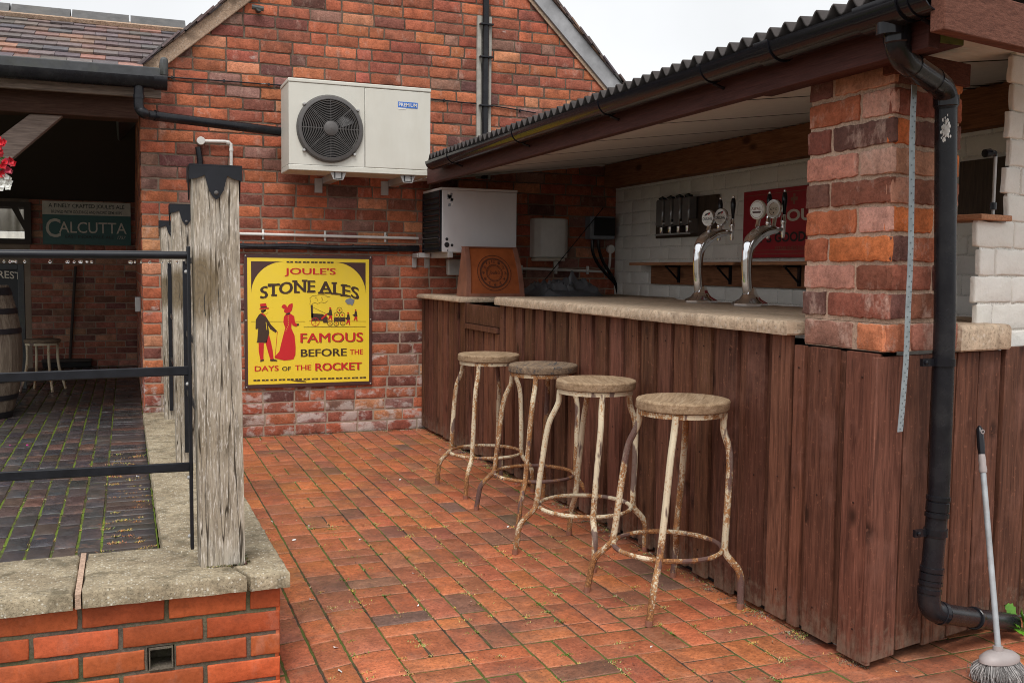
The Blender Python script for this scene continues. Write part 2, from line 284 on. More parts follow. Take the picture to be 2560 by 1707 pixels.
# ------------------------------------------------------------------ mesh builder
ORG = {}
class MB:
    def __init__(s): s.v = []; s.f = []; s.m = []; s.c = []
    def add(s, vs, fs, m=0, c=(1, 1, 1)):
        k = len(s.v); s.v += [tuple(p) for p in vs]
        for f in fs: s.f.append([i+k for i in f]); s.m.append(m); s.c.append(c)
    def box(s, x0, x1, y0, y1, z0, z1, m=0, c=(1, 1, 1)):
        s.add([(x, y, z) for z in (z0, z1) for y in (y0, y1) for x in (x0, x1)],
              [(0, 2, 3, 1), (4, 5, 7, 6), (0, 1, 5, 4), (2, 6, 7, 3), (0, 4, 6, 2), (1, 3, 7, 5)], m, c)
    def obox(s, o, a, b, d, m=0, c=(1, 1, 1)):
        """box from corner o along the vectors a, b, d"""
        o, a, b, d = Vector(o), Vector(a), Vector(b), Vector(d)
        vs = [o+a*i+b*j+d*k for k in (0, 1) for j in (0, 1) for i in (0, 1)]
        fs = [(0, 2, 3, 1), (4, 5, 7, 6), (0, 1, 5, 4), (2, 6, 7, 3), (0, 4, 6, 2), (1, 3, 7, 5)]
        if a.cross(b).dot(d) < 0: fs = [f[::-1] for f in fs]
        s.add(vs, fs, m, c)
    def prism(s, poly, fr, n0, n1, m=0, c=(1, 1, 1)):
        """2-D outline pushed from depth n0 to n1 in the frame fr(u, v, n)"""
        k = len(poly); vs = [fr(u, v, n0) for u, v in poly]+[fr(u, v, n1) for u, v in poly]
        s.add(vs, [tuple(range(k))[::-1], tuple(range(k, 2*k))]+[(i, (i+1) % k, k+(i+1) % k, k+i) for i in range(k)], m, c)
    def tube(s, pts, r, n=10, m=0, c=(1, 1, 1), closed=False, caps=True):
        pts = [Vector(p) for p in pts]; L = len(pts); rs = r if isinstance(r, (list, tuple)) else [r]*L
        t0 = (pts[1]-pts[0]).normalized(); ref = Vector((0, 0, 1)) if abs(t0.z) < .9 else Vector((1, 0, 0))
        u = t0.cross(ref).normalized(); vs = []
        for i, p in enumerate(pts):
            if closed: t = (pts[(i+1) % L]-pts[i-1]).normalized()
            else: t = (pts[min(i+1, L-1)]-pts[max(i-1, 0)]).normalized()
            u = (u-t*u.dot(t)).normalized(); w = t.cross(u)
            vs += [p+rs[i]*(cos(2*pi*j/n)*u+sin(2*pi*j/n)*w) for j in range(n)]
        fs = []
        for i in range(L if closed else L-1):
            a, b = i*n, ((i+1) % L)*n
            fs += [(a+j, a+(j+1) % n, b+(j+1) % n, b+j) for j in range(n)]
        if caps and not closed: fs += [tuple(range(n))[::-1], tuple((L-1)*n+j for j in range(n))]
        s.add(vs, fs, m, c)
    def lathe(s, prof, o=(0, 0, 0), ax=(0, 0, 1), n=32, m=0, c=(1, 1, 1), cap=True):
        ax = Vector(ax).normalized(); ref = Vector((1, 0, 0)) if abs(ax.x) < .9 else Vector((0, 1, 0))
        u = (ref-ax*ref.dot(ax)).normalized(); w = ax.cross(u); o = Vector(o)
        vs = [o+ax*h+r*(cos(2*pi*j/n)*u+sin(2*pi*j/n)*w) for r, h in prof for j in range(n)]
        fs = [(i*n+j, i*n+(j+1) % n, (i+1)*n+(j+1) % n, (i+1)*n+j) for i in range(len(prof)-1) for j in range(n)]
        if cap: fs += [tuple(range(n))[::-1], tuple((len(prof)-1)*n+j for j in range(n))]
        s.add(vs, fs, m, c)
    def build(s, name, mats, parent=None, smooth=35, bevel=0, origin=None, flat_tris=False):
        if not isinstance(mats, (list, tuple)): mats = [mats]
        o = Vector(origin) if origin else (ORG[parent.name] if parent else Vector((0, 0, 0)))
        me = bpy.data.meshes.new(name)
        me.from_pydata([(x-o.x, y-o.y, z-o.z) for x, y, z in s.v], [], s.f); me.update()
        for x in mats: me.materials.append(MT[x] if isinstance(x, str) else x)
        me.polygons.foreach_set('material_index', s.m)
        ca = me.color_attributes.new('col', 'FLOAT_COLOR', 'CORNER'); buf = []
        for p in me.polygons:
            k = s.c[p.index]; buf += [k[0], k[1], k[2], 1.]*p.loop_total
        ca.data.foreach_set('color', buf)
        if smooth:
            me.polygons.foreach_set('use_smooth', [not (flat_tris and len(f) == 3) for f in s.f]); me.set_sharp_from_angle(angle=radians(smooth))
        ob = bpy.data.objects.new(name, me); COL.objects.link(ob)
        if parent: ob.parent = parent; ORG[ob.name] = o
        else: ob.location = o; ORG[ob.name] = o
        if bevel:
            bm_ = ob.modifiers.new('bevel', 'BEVEL'); bm_.width = bevel; bm_.segments = 2; bm_.limit_method = 'ANGLE'
        return ob

def tag(o, label=None, cat=None, group=None, kind=None):
    if label: o['label'] = label
    if cat: o['category'] = cat
    if group: o['group'] = group
    if kind: o['kind'] = kind
    return o
def thing(name, loc, label, cat, group=None):
    o = bpy.data.objects.new(name, None); COL.objects.link(o); o.location = loc; o.empty_display_size = .1
    ORG[o.name] = Vector(loc); return tag(o, label, cat, group)
def copy_tree(o, parent=None):
    c = o.copy(); COL.objects.link(c); c.parent = parent
    for ch in [x for x in bpy.data.objects if x.parent == o]: copy_tree(ch, c)
    return c
def bez(pts, n=6):
    """smooth path through points (Catmull-Rom)"""
    P = [Vector(p) for p in pts]; P = [2*P[0]-P[1]]+P+[2*P[-1]-P[-2]]; out = []
    for i in range(1, len(P)-2):
        for k in range(n):
            t = k/n; a, b, c, d = P[i-1:i+3]
            out.append(.5*((2*b)+(c-a)*t+(2*a-5*b+4*c-d)*t*t+(3*b-a-3*c+d)*t**3))
    return out+[P[-2]]
FX = lambda y: (lambda u, v, n: (u, y-n, v))                 # wall facing -Y: u = x, v = z, n outwards
FM = lambda x: (lambda u, v, n: (x-n, -u, v))                # wall facing -X: u = -y

# text as flat mesh ------------------------------------------------
_tc = {}
def text_geo(body, bold=0., shear=0.):
    k = (body, bold, shear)
    if k not in _tc:
        cu = bpy.data.curves.new('lettering', 'FONT'); cu.body = body; cu.size = 1; cu.offset = bold; cu.shear = shear; cu.resolution_u = 3
        ob = bpy.data.objects.new('lettering', cu); COL.objects.link(ob); bpy.context.view_layer.update()
        me = bpy.data.meshes.new_from_object(ob.evaluated_get(bpy.context.evaluated_depsgraph_get()))
        vs = [(v.co.x, v.co.y) for v in me.vertices]; fs = [tuple(p.vertices) for p in me.polygons]
        bpy.data.objects.remove(ob); bpy.data.meshes.remove(me); bpy.data.curves.remove(cu)
        x0 = min(v[0] for v in vs); x1 = max(v[0] for v in vs); y0 = min(v[1] for v in vs); y1 = max(v[1] for v in vs)
        _tc[k] = ([((x-x0)/(x1-x0), (y-y0)/(y1-y0)) for x, y in vs], fs)
    return _tc[k]
def put_text(mb, body, u0, u1, v0, v1, fr, n, m=0, bold=0., warp=None, shear=0., flip=False):
    vs, fs = text_geo(body, bold, shear); out = []
    for x, y in vs:
        u, v = u0+(u1-u0)*x, v0+(v1-v0)*y
        if warp: u, v = warp(u, v)
        out.append(fr(u, v, n))
    mb.add(out, fs, m)
def ring2(mb, cu, cv, r0, r1, fr, n, m=0, seg=28, a0=0, a1=2*pi, su=1., sv=1.):
    vs = []
    for i in range(seg+1):
        a = a0+(a1-a0)*i/seg
        vs += [fr(cu+r0*su*cos(a), cv+r0*sv*sin(a), n), fr(cu+r1*su*cos(a), cv+r1*sv*sin(a), n)]
    mb.add(vs, [(2*i, 2*i+1, 2*i+3, 2*i+2) for i in range(seg)], m)
def disc2(mb, cu, cv, r, fr, n, m=0, seg=24, su=1., sv=1.):
    mb.add([fr(cu+r*su*cos(2*pi*i/seg), cv+r*sv*sin(2*pi*i/seg), n) for i in range(seg)], [tuple(range(seg))], m)
def poly2(mb, pts, fr, n, m=0): mb.add([fr(u, v, n) for u, v in pts], [tuple(range(len(pts)))], m)

# bricks -----------------------------------------------------------
def clip_poly(p, hp):
    for a, b, c in hp:
        q = []
        for i in range(len(p)):
            s, e = p[i], p[(i+1) % len(p)]; ds = a*s[0]+b*s[1]-c; de = a*e[0]+b*e[1]-c
            if ds <= 0: q.append(s)
            if ds*de < 0: t = ds/(ds-de); q.append((s[0]+(e[0]-s[0])*t, s[1]+(e[1]-s[1])*t))
        p = q
        if len(p) < 3: return None
    return p
def one_brick(mb, u0, u1, v0, v1, fr, c, rng, bev=.005, dep=.014, jit=.0025, hp=None, m=0, prow=.002, seg=.03, edge=None, rc=.055):
    w, h = u1-u0, v1-v0
    r = min(w, h)*rc*(.4+rng.random()) if jit > .0012 else .002
    nu, nv = max(2, int(w/seg)), max(1, int(h/seg)); P = []
    for i in range(nu+1): P.append((u0+r+(w-2*r)*i/nu, v0))
    for i in range(nv+1): P.append((u1, v0+r+(h-2*r)*i/nv))
    for i in range(nu+1): P.append((u1-r-(w-2*r)*i/nu, v1))
    for i in range(nv+1): P.append((u0, v1-r-(h-2*r)*i/nv))
    P = [(x+rng.uniform(-jit, jit), y+rng.uniform(-jit, jit)) for x, y in P]
    if hp: P = clip_poly(P, hp)
    if not P: return
    cu = sum(p[0] for p in P)/len(P); cv = sum(p[1] for p in P)/len(P); k = len(P)
    ww = max(max(p[0] for p in P)-min(p[0] for p in P), .02); hh = max(max(p[1] for p in P)-min(p[1] for p in P), .02)
    s1, s2 = 1-2*bev/ww, 1-2*bev/hh; pn = rng.uniform(-prow, prow); t1, t2 = rng.uniform(-prow, prow)*.6, rng.uniform(-prow, prow)*.6
    f = lambda x, y, n: fr(x, y, n+pn+t1*(x-cu)/ww*2+t2*(y-cv)/hh*2)
    vs = [f(x, y, -dep) for x, y in P]+[f(x, y, -bev*.8) for x, y in P]
    vs += [f(cu+(x-cu)*(s1*.5+.5), cv+(y-cv)*(s2*.5+.5), -bev*.22) for x, y in P]
    vs += [f(cu+(x-cu)*s1, cv+(y-cv)*s2, 0) for x, y in P]+[f(cu, cv, 0)]
    fs = [(j*k+i, j*k+(i+1) % k, (j+1)*k+(i+1) % k, (j+1)*k+i) for j in range(3) for i in range(k)]
    fs += [(3*k+i, 3*k+(i+1) % k, 4*k) for i in range(k)]
    if edge:
        ce = tuple(a*.78+b*.22 for a, b in zip(c, edge)); mb.add(vs, fs[:3*k], m, ce); q0 = len(mb.v)-len(vs)
        for f in fs[3*k:]: mb.f.append([i+q0 for i in f]); mb.m.append(m); mb.c.append(c)
    else: mb.add(vs, fs, m, c)
def pick(pal, rng):
    t = rng.random()*sum(w for w, _ in pal)
    for w, c in pal:
        t -= w
        if t <= 0: break
    if pal is PAL_WHITE: return c
    k = rng.uniform(.85, 1.15); j = lambda: rng.uniform(.93, 1.07)
    return tuple(x*k*j() for x in c)
def brick_field(mb, fr, u0, u1, v0, v1, L, H, J, pal, seed, hp=None, headers=.12, **kw):
    rng = random.Random(seed); r = 0; v = v0
    while v < v1-.01:
        u = u0; first = True; half = r % 2 == 1
        while u < u1-.015:
            ln = L
            if first and half: ln = L/2
            elif rng.random() < headers: ln = L/2
            ln *= rng.uniform(.96, 1.04)
            if u1-(u+ln) < L*.3: ln = u1-u
            e = min(u+ln, u1)
            wob = rng.uniform(-.0015, .0015)
            one_brick(mb, u+(J/2 if not first else 0), e-(J/2 if e < u1-.001 else 0), v+J/2+wob, v+H-J/2+wob, fr, pick(pal, rng), rng, hp=hp, **kw)
            u = e; first = False
        v += H; r += 1
PAL_WALL = [(3.2, (.45, .142, .073)), (3, (.395, .12, .067)), (2.4, (.31, .1, .063)), (1.3, (.22, .082, .06)), (1.1, (.29, .145, .115)), (.9, (.53, .23, .125)), (.6, (.15, .068, .057))]
PAL_PIL = [(2.4, (.42, .13, .065)), (2.4, (.26, .095, .066)), (2., (.6, .18, .065)), (1., (.48, .22, .15)), (1.6, (.17, .08, .065)), (.6, (.56, .33, .23))]
PAL_NEW = [(1, (.44, .1, .038)), (1, (.41, .09, .035)), (.7, (.47, .11, .042))]
PAL_PAVE = [(4, (.43, .135, .06)), (4, (.39, .122, .057)), (2.4, (.36, .122, .063)), (1.5, (.3, .11, .062)), (.7, (.23, .105, .066)), (.3, (.18, .1, .07)), (1.2, (.46, .15, .06))]
PAL_DARK = [(4, (.058, .056, .06)), (3, (.072, .064, .064)), (1.8, (.095, .066, .06)), (.7, (.13, .075, .06)), (1, (.068, .068, .074))]
PAL_WHITE = [(1, (.79, .76, .71)), (1, (.78, .75, .695))]
PAL_TILE = [(3, (.14, .112, .108)), (2, (.165, .13, .125)), (1.5, (.21, .14, .115)), (.5, (.28, .155, .115)), (1.2, (.115, .102, .106))]

# ================================================================== SETTING
GY, GXL, BX = 7.70, .113, 2.235          # gable wall plane, its left corner, bar front
mb = MB(); mb.add([(-900, -900, -.35), (900, -900, -.35), (900, 900, -.35), (-900, 900, -.35)], [(0, 1, 2, 3)])
tag(mb.build('ground', 'earth', smooth=0), kind='structure')
def gz(x, y):
    a = max(0, min(1, (.75-x)/.3)); b = max(0, min(1, (4.6-y)/1.4)); return -.03*a*b
# red pavers: columns running along the bar
rng = random.Random(5); mb = MB()
PV = dict(bev=.003, dep=.03, jit=.0015, prow=.0016, seg=.03, edge=(.42, .25, .17), rc=.02)
frp = lambda u, v, n: (u, v, gz(u, v)+n)
def paver(x0, x1, y0, y1):
    j = .0042
    c = pick(PAL_PAVE, rng); ym = (y0+y1)/2; xm = (x0+x1)/2
    if y1 > .1 and x1-x0 > .012: one_brick(mb, x0+j, x1-j, y0+j, y1-j, frp, c, rng, **PV)
YT = GY-.012
def run_col(x, w, y0, y1, off):
    y = y0-off
    while y < y1:
        e = min(y+.2225, y1)
        if e > y0+.008 and e-max(y, y0) > .008: paver(x, x+w, max(y, y0), e)
        y += .2225
def basket(x, y0, y1, s=0):
    y = y0; k = s
    while y < y1:
        if k % 2: paver(x, x+.1095, y, min(y+.2225, y1)); paver(x+.1095, x+.219, y, min(y+.2225, y1))
        else:
            paver(x, x+.219, y, min(y+.111, y1))
            if y+.115 < y1: paver(x, x+.219, y+.111, min(y+.2225, y1))
        y += .2225; k += 1
topf = lambda x: .2+.2225*round((3.22+.2*sin(int((x-1.049)/.219)*2.1)-.2)/.2225)
x = .25; i = 0
while x < BX+.05:
    if abs(x-.83) < .05: basket(.83, .2, YT); x = .83+.219; i += 1; continue
    w = (.108 if x+.108 < .83 else max(.06, .83-x)) if x < .84 else .1095
    if x < .83 and .83-(x+w) < .05: w = .83-x
    y0 = .2
    if x > 1.04:                                      # patches of mixed bond nearer the front
        y0 = topf(x+.05)
    run_col(x, w, y0, YT, rng.uniform(0, .2) if i % 2 else .11+rng.uniform(-.02, .02)); x += w; i += 1
# front mixed area
x = 1.049; k = 0
cols = []
while x < BX+.06: cols.append(x); x += .219
for k, x in enumerate(cols):
    top = topf(x+.05)
    basket(x, .2, top, k)
mb.build('courtyard_paving', 'paver', smooth=40, flat_tris=True)['kind'] = 'structure'
mb = MB(); N = 26; vs = []
for jy in range(N):
    for ix in range(N):
        X = -.2+(5.6)*ix/(N-1); Y = -2+(GY+2.2)*jy/(N-1); vs.append((X, Y, gz(X, Y)-.0034 if X < 2.3 else gz(X, Y)-.0034))
mb.add(vs, [(j*N+i, j*N+i+1, (j+1)*N+i+1, (j+1)*N+i) for j in range(N-1) for i in range(N-1)])
mb.build('paving_bed', 'joint')['kind'] = 'structure'
# pavers on the right, in front of the bar end
mb = MB(); y = .4
while y < 3.1:
    xx = BX+.06-(.1 if int(y*10) % 2 else 0)
    while xx < 4.2:
        paver(xx, xx+.219, y, y+.111); xx += .219
    y += .111
mb.build('side_paving', 'paver', smooth=40, flat_tris=True)['kind'] = 'structure'
# patio of dark pavers
PZ = .12; mb = MB(); rng2 = random.Random(9); frd = lambda u, v, n: (u, v, PZ+n)
for ci in range(26):
    x1 = -.115-.0955*ci; y = 3.45-rng2.uniform(0, .2)
    while y < 12.5:
        one_brick(mb, x1-.0955+.005, x1-.005, y+.003, y+.2-.003, frd, pick(PAL_DARK, rng2), rng2, bev=.004, dep=.03, jit=.0018, prow=.0025, seg=.05); y += .2
y = 3.45
while y < 12.5:
    one_brick(mb, -.112, .104, y+.003, y+.097, frd, pick(PAL_DARK, rng2), rng2, bev=.004, dep=.03, jit=.0018, prow=.002); y += .1
mb.build('patio_paving', 'paver_dark', smooth=40, flat_tris=True)['kind'] = 'structure'
mb = MB(); mb.add([(-6, 3.3, PZ-.005), (.11, 3.3, PZ-.005), (.11, 12.8, PZ-.005), (-6, 12.8, PZ-.005)], [(0, 1, 2, 3)])
mb.box(-6, .11, 3.3, 12.8, -.3, PZ-.02)
mb.build('patio_bed', 'joint_patio')['kind'] = 'structure'

# ================================================================== GABLE BUILDING
bld = thing('brick_building', (GXL, GY, 0), 'red brick gable building with weathered bricks behind the bar and air unit', 'building')
LS, RS = .87, .957
HP = [(-LS, 1, 2.575-.0), (RS, 1, 6.696)]        # v <= .87u + 2.575 ; v <= 6.696 - .957u
mb = MB(); fr = FX(GY)
brick_field(mb, fr, GXL, 4.36, -.006, 4.6, .244, .0888, .011, PAL_WALL, 3, hp=HP)
mb.build('brickwork', 'brick', bld, smooth=45, flat_tris=True)
mb = MB()
PW = [(GXL+.002, -.3), (4.36, -.3), (4.36, 2.523), (2.256, 4.537), (GXL+.002, 2.673)]
mb.prism(PW, lambda u, v, n: (u, GY+.0042-n, v), 0, -.24)
mb.build('wall', 'mortar', bld, smooth=0)
mb = MB(); brick_field(mb, lambda u, v, n: (GXL-n-.004, -u, v), -12.6, -GY-.006, -.006, 2.6, .244, .0888, .011, PAL_WALL, 33)
mb.box(GXL-.001, GXL+.2, GY+.25, 12.6, -.3, 2.6, 1)
mb.build('side_wall', ['brick', 'mortar'], bld, smooth=45, flat_tris=True)
# roof slopes with verge
def slope_pts(side, d):          # point along the verge, d metres from the apex downhill
    L = sqrt(1+(LS if side < 0 else RS)**2); k = LS if side < 0 else RS
    return 2.256+side*d/L, 4.537-k*d/L
for side in (-1, 1):
    k = LS if side < 0 else RS; L = sqrt(1+k*k); D = Vector((side/L, 0, -k/L)); Nn = Vector((side*k/L, 0, 1/L)); A = Vector((2.256, GY, 4.537))
    ln = 3.02 if side < 0 else 2.98
    mb = MB(); mb.obox(A+Nn*.03+Vector((0, -.02, 0)), D*ln, Vector((0, 5.2, 0)), Nn*.03); mb.build('roof_slope', 'ridge', bld, smooth=0)
    mb = MB()
    rv = random.Random(side+4); d = .0
    while d < ln:
        c = pick(PAL_TILE, rv); t = rv.uniform(-.006, .006)
        mb.obox(A+D*d+Nn*(.06+t)+Vector((0, -.065+rv.uniform(-.012, .012), 0)), D*.17+Nn*-.012, Vector((0, .22, 0)), Nn*.014, 0, c)
        mb.obox(A+D*(d+.05)+Nn*(.044+t)+Vector((0, -.055, 0)), D*.13, Vector((0, .2, 0)), Nn*.014, 0, pick(PAL_TILE, rv))
        d += .105
    mb.build('verge_tiles', 'tile', bld, smooth=0)
    mb = MB()
    if side < 0:
        mb.obox(A+Nn*-.055+Vector((0, -.034, 0)), D*ln, Vector((0, .03, 0)), Nn*.1); mb.build('verge_mortar', 'tan', bld, smooth=0, bevel=.006)
    else:
        mb.obox(A+Nn*-.085+Vector((0, -.036, 0)), D*ln, Vector((0, .032, 0)), Nn*.125, 0); mb.obox(A+Nn*-.115+Vector((0, -.018, 0)), D*ln, Vector((0, .014, 0)), Nn*.03, 1)
        mb.build('bargeboard', ['verge', 'tan'], bld, smooth=0, bevel=.003)
# soil pipe in a pale channel on the gable
vp = thing('cable_duct', (2.757, GY, 2.3), 'black cable duct clipped in a pale vertical channel on the gable wall', 'duct')
mb = MB()
mb.box(2.69, 2.722, GY-.03, GY-.004, 2.05, 3.36); mb.box(2.79, 2.812, GY-.03, GY-.004, 2.05, 3.36); mb.box(2.723, 2.789, GY-.008, GY-.003, 2.05, 3.36)
mb.build('channel', 'channel', vp, smooth=0)
mb = MB(); mb.tube([(2.757, GY-.04, 2.05), (2.757, GY-.04, 3.3), (2.752, GY-.05, 3.5), (2.752, GY-.05, 4.0)], .027, 14); mb.build('pipe', 'pipe', vp)
for z in (2.32, 2.63, 3.02, 3.28):
    mb = MB(); mb.box(2.70, 2.814, GY-.077, GY-.036, z, z+.016); mb.build('clip', 'black', vp, bevel=.004)
# cable across the gable
mb = MB(); pts = []
for i, (px, py) in enumerate([(400, 192), (470, 197), (560, 203), (650, 210), (705, 214), (1076, 248), (1150, 256), (1205, 262), (1250, 268), (1340, 283)]):
    p = at(px, py, 'y', GY-.012); pts.append(p)
mb.tube(bez(pts[:5]+pts[5:], 4), .0055, 6)
for px, py in [(430, 194), (560, 203), (672, 212), (1110, 251), (1300, 277)]:
    p = at(px, py, 'y', GY-.01); mb.box(p.x-.006, p.x+.006, GY-.022, GY-.002, p.z-.01, p.z+.01)
tag(mb.build('wall_cable', 'black', origin=(pts[0].x, GY, pts[0].z)), 'thin black cable strung across the gable behind the air unit', 'cable')
p = at(645, 27, 'y', GY)
mb = MB(); mb.tube([(p.x, GY, p.z), (p.x, GY-.07, p.z)], .022, 10); mb.tube([(p.x-.05, GY-.05, p.z+.01), (p.x+.035, GY-.06, p.z)], .018, 10)
tag(mb.build('wall_hook', 'lead', origin=(p.x, GY, p.z)), 'small grey metal fixing high on the gable wall', 'wall fixing')

# ================================================================== OPEN SHELTER (left)
sh = thing('open_shelter', (-1.5, GY, PZ), 'open fronted shelter with tiled roof and dark inside, left of the gable', 'shelter')
EY, EZ, RY, RZ = 7.36, 2.60, 9.0, 3.30
sl_ = Vector((0, RY-EY, RZ-EZ)); SL = sl_.length; sd_ = sl_/SL; sn = Vector((0, -sd_.z, sd_.y))
mb = MB(); mb.obox((-4.4, EY+.03, EZ-.05), (4.4+.1, 0, 0), sl_*1.0, sn*.03); mb.obox((.1, GY+.02, EZ-.05+sd_.z/sd_.y*(GY-EY-.01)), (.5, 0, 0), sl_*.78, sn*.03); mb.obox((-4.4, RY, RZ-.05), (4.9, 0, 0), (0, 3.8, -1.3), (0, 0, .03)); mb.build('roof', 'boards_dark', sh, smooth=0)
mb = MB(); mb.box(.246, .3, 7.42, GY-.003, EZ+.03, EZ+.17); mb.build('flashing', 'lead', sh, bevel=.02)
mb = MB(); rv = random.Random(21); r = 0; d = .02
while d < SL-.02:
    x = -2.6+(.083 if r % 2 else 0)
    while x < (.62 if EY+sd_.y*d > GY+.02 else .06):
        t = rv.uniform(-.002, .003); o = Vector((x, EY, EZ))+sd_*d+sn*(.022+t)
        mb.obox(o, (.163, 0, 0), sd_*.2+sn*-.016, sn*.014, 0, pick(PAL_TILE, rv)); x += .166
    d += .165; r += 1
mb.build('roof_tiles', 'tile', sh, smooth=0)
mb = MB(); x = -2.6
while x < .5:
    pr_ = [(RY-.16, RZ-.035), (RY-.13, RZ+.02), (RY-.05, RZ+.085), (RY, RZ+.1), (RY+.05, RZ+.085), (RY+.13, RZ+.02), (RY+.16, RZ-.035)]
    mb.prism(pr_, lambda u, v, n, X=x: (X+n, u, v+rv.uniform(-.0, .003)), 0, .432); x += .445
mb.build('ridge_tiles', 'ridge', sh, smooth=30)
mb = MB(); mb.obox(Vector((-2.6, EY, EZ))+sd_*(SL-.17)+sn*.03, (3.1, 0, 0), sd_*.1, sn*.03); mb.build('ridge_bedding', 'tan', sh, smooth=0)
mb = MB(); mb.box(-4.4, .245, EY-.03, EY+.03, EZ+.0, EZ+.075); mb.build('eaves_board', 'lead', sh, bevel=.008)
mb = MB(); g = [(EY-.03-.06+.062*cos(a), EZ-.01+.075*sin(a)) for a in [pi+pi*i/12 for i in range(13)]]
g2 = [(EY-.09+.055*cos(a), EZ-.01+.068*sin(a)) for a in [2*pi-pi*i/12 for i in range(13)]]
mb.prism(g+g2, lambda u, v, n: (n, u, v), -4.4, .262)
mb.prism([(EY-.09+.068*cos(2*pi*i/16), EZ-.012+.08*min(.15, sin(2*pi*i/16))) for i in range(16)], lambda u, v, n: (n, u, v), .2, .285)
mb.build('gutter', 'pipe', sh, smooth=40)
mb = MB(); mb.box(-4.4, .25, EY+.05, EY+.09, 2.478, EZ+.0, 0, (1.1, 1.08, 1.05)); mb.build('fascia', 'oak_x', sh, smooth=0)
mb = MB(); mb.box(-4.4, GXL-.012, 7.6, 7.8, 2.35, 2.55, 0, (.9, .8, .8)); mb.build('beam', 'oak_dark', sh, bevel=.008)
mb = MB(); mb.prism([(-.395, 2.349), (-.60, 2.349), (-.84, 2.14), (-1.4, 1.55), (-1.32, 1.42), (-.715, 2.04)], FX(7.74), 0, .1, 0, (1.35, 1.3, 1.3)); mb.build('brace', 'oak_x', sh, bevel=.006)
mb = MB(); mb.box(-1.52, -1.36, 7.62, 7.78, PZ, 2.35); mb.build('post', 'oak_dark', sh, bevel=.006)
BW = 12.5
mb = MB(); brick_field(mb, FX(BW), -1.02, GXL, PZ, 2.1, .225, .075, .011, [(2, (.4, .15, .1)), (1, (.24, .1, .08)), (1, (.46, .22, .15))], 8)
mb.build('back_brickwork', 'brick_dark', sh, smooth=45, flat_tris=True)
mb = MB(); mb.box(-1.02, GXL+.2, BW+.005, BW+.2, -.1, 2.7); mb.box(-4.4, -1.02, BW, BW+.2, -.1, 1.55); mb.box(-4.4, -1.36, BW, BW+.2, 1.55, 2.7); mb.box(-1.36, -1.02, BW, BW+.2, 2.0, 2.7)
mb.box(-4.4, GXL+.2, BW-.02, BW+.18, 2.12, 2.75); mb.box(-4.55, -4.4, 10.4, BW+.2, -.1, 2.9)  # last box: unseen side wall added to darken the inside, shortened for light
mb.build('back_wall', 'mortar', sh, smooth=0)
mb = MB(); a = at(0, 517, 'y', BW-.03); b = at(62, 597, 'y', BW-.03)
fx0, fx1, fz0, fz1 = a.x-.02, b.x, b.z, a.z
mb.box(fx1, fx1+.07, BW-.05, BW-.001, fz0-.06, fz1+.06); mb.box(fx0-.35, fx1, BW-.05, BW-.001, fz0-.06, fz0); mb.box(fx0-.35, fx1, BW-.05, BW-.001, fz1, fz1+.06)
mb.prism([(fx0-.3, fz1+.3), (fx0+.02, fz1), (fx0+.13, fz1), (fx1, fz0+.09), (fx1, fz0+.2), (fx0+.2, fz1), (fx0-.2, fz1+.35)][1:6], FX(BW-.022), 0, .02)
mb.build('window_frame', 'boards_dark', sh, smooth=0)
mb = MB(); pts = []
N = 60
for i in range(N+1):
    X = -3.2+2.9*i/N; pts.append((X, .03*cos(X*2*pi/.11)))
vs = [(X, BW+1.3+d, z) for z in (.3, 1.72) for X, d in pts]+[(X, BW+1.9+d, z) for z in (1.74, 2.9) for X, d in pts]
mb.add(vs, [(i, i+1, N+2+i, N+1+i) for i in range(N)]+[(2*N+2+i, 2*N+3+i, 3*N+4+i, 3*N+3+i) for i in range(N)])
o = mb.build('corrugated_sheet', 'sheet'); sm = o.modifiers.new('thickness', 'SOLIDIFY'); sm.thickness = .006
tag(o, 'pale corrugated sheeting seen through the shelter window', 'corrugated sheet')

# drainpipe from shelter gutter to the air unit
dp = thing('drainpipe', (.103, 7.4, 2.3), 'slanting black drainpipe from the shelter gutter to the cream air unit', 'drainpipe')
yP = 7.27
mb = MB(); A = [at(347, 200, 'y', yP), at(347, 240, 'y', yP), at(347, 262, 'y', yP)]; e1 = at(362, 284, 'y', yP); e2 = at(400, 292, 'y', 7.35); e3 = at(712, 331, 'y', 7.6)
mb.tube(bez(A+[at(350, 274, 'y', yP), e1, e2, e3], 5), .034, 14); mb.build('pipe', 'pipe', dp)
for p, q in ((at(347, 238, 'y', yP), at(347, 247, 'y', yP)), (at(385, 289, 'y', 7.33), at(392, 291, 'y', 7.34))):
    mb = MB(); mb.tube([p, q], .038, 14); mb.build('coupling', 'black', dp)

# CALCUTTA sign
SY = BW-.02; a = at(105, 502, 'y', SY); b = at(326, 509, 'y', SY); c = at(104, 610, 'y', SY)
cs = thing('wall_sign', (a.x, SY, c.z), 'green and white CALCUTTA ale sign hanging in the dark shelter', 'sign')
x0, x1, z1, z0 = a.x, b.x, (a.z+b.z)/2, c.z; zm = z1-.31*(z1-z0); w = x1-x0
mb = MB(); mb.box(x0, x1, SY, SY+.012, z0, z1); mb.build('panel', 'green', cs, smooth=0)
mb = MB(); mb.box(x0, x1, SY-.003, SY-.0005, zm, z1); mb.build('white_band', 'pale', cs, smooth=0)
fr = FX(SY-.003); mb = MB(); h = z1-z0
put_text(mb, "A FINELY CRAFTED JOULE'S ALE", x0+.07*w, x0+.93*w, z1-.17*h, z1-.05*h, fr, .002, 1, .012)
put_text(mb, "BREWED WITH GOLDINGS AND PACIFIC GEM HOPS", x0+.1*w, x0+.9*w, z1-.275*h, z1-.205*h, fr, .002, 1, .008)
put_text(mb, "C", x0+.035*w, x0+.2*w, z0+.16*h, z0+.6*h, fr, .002, 0, .01)
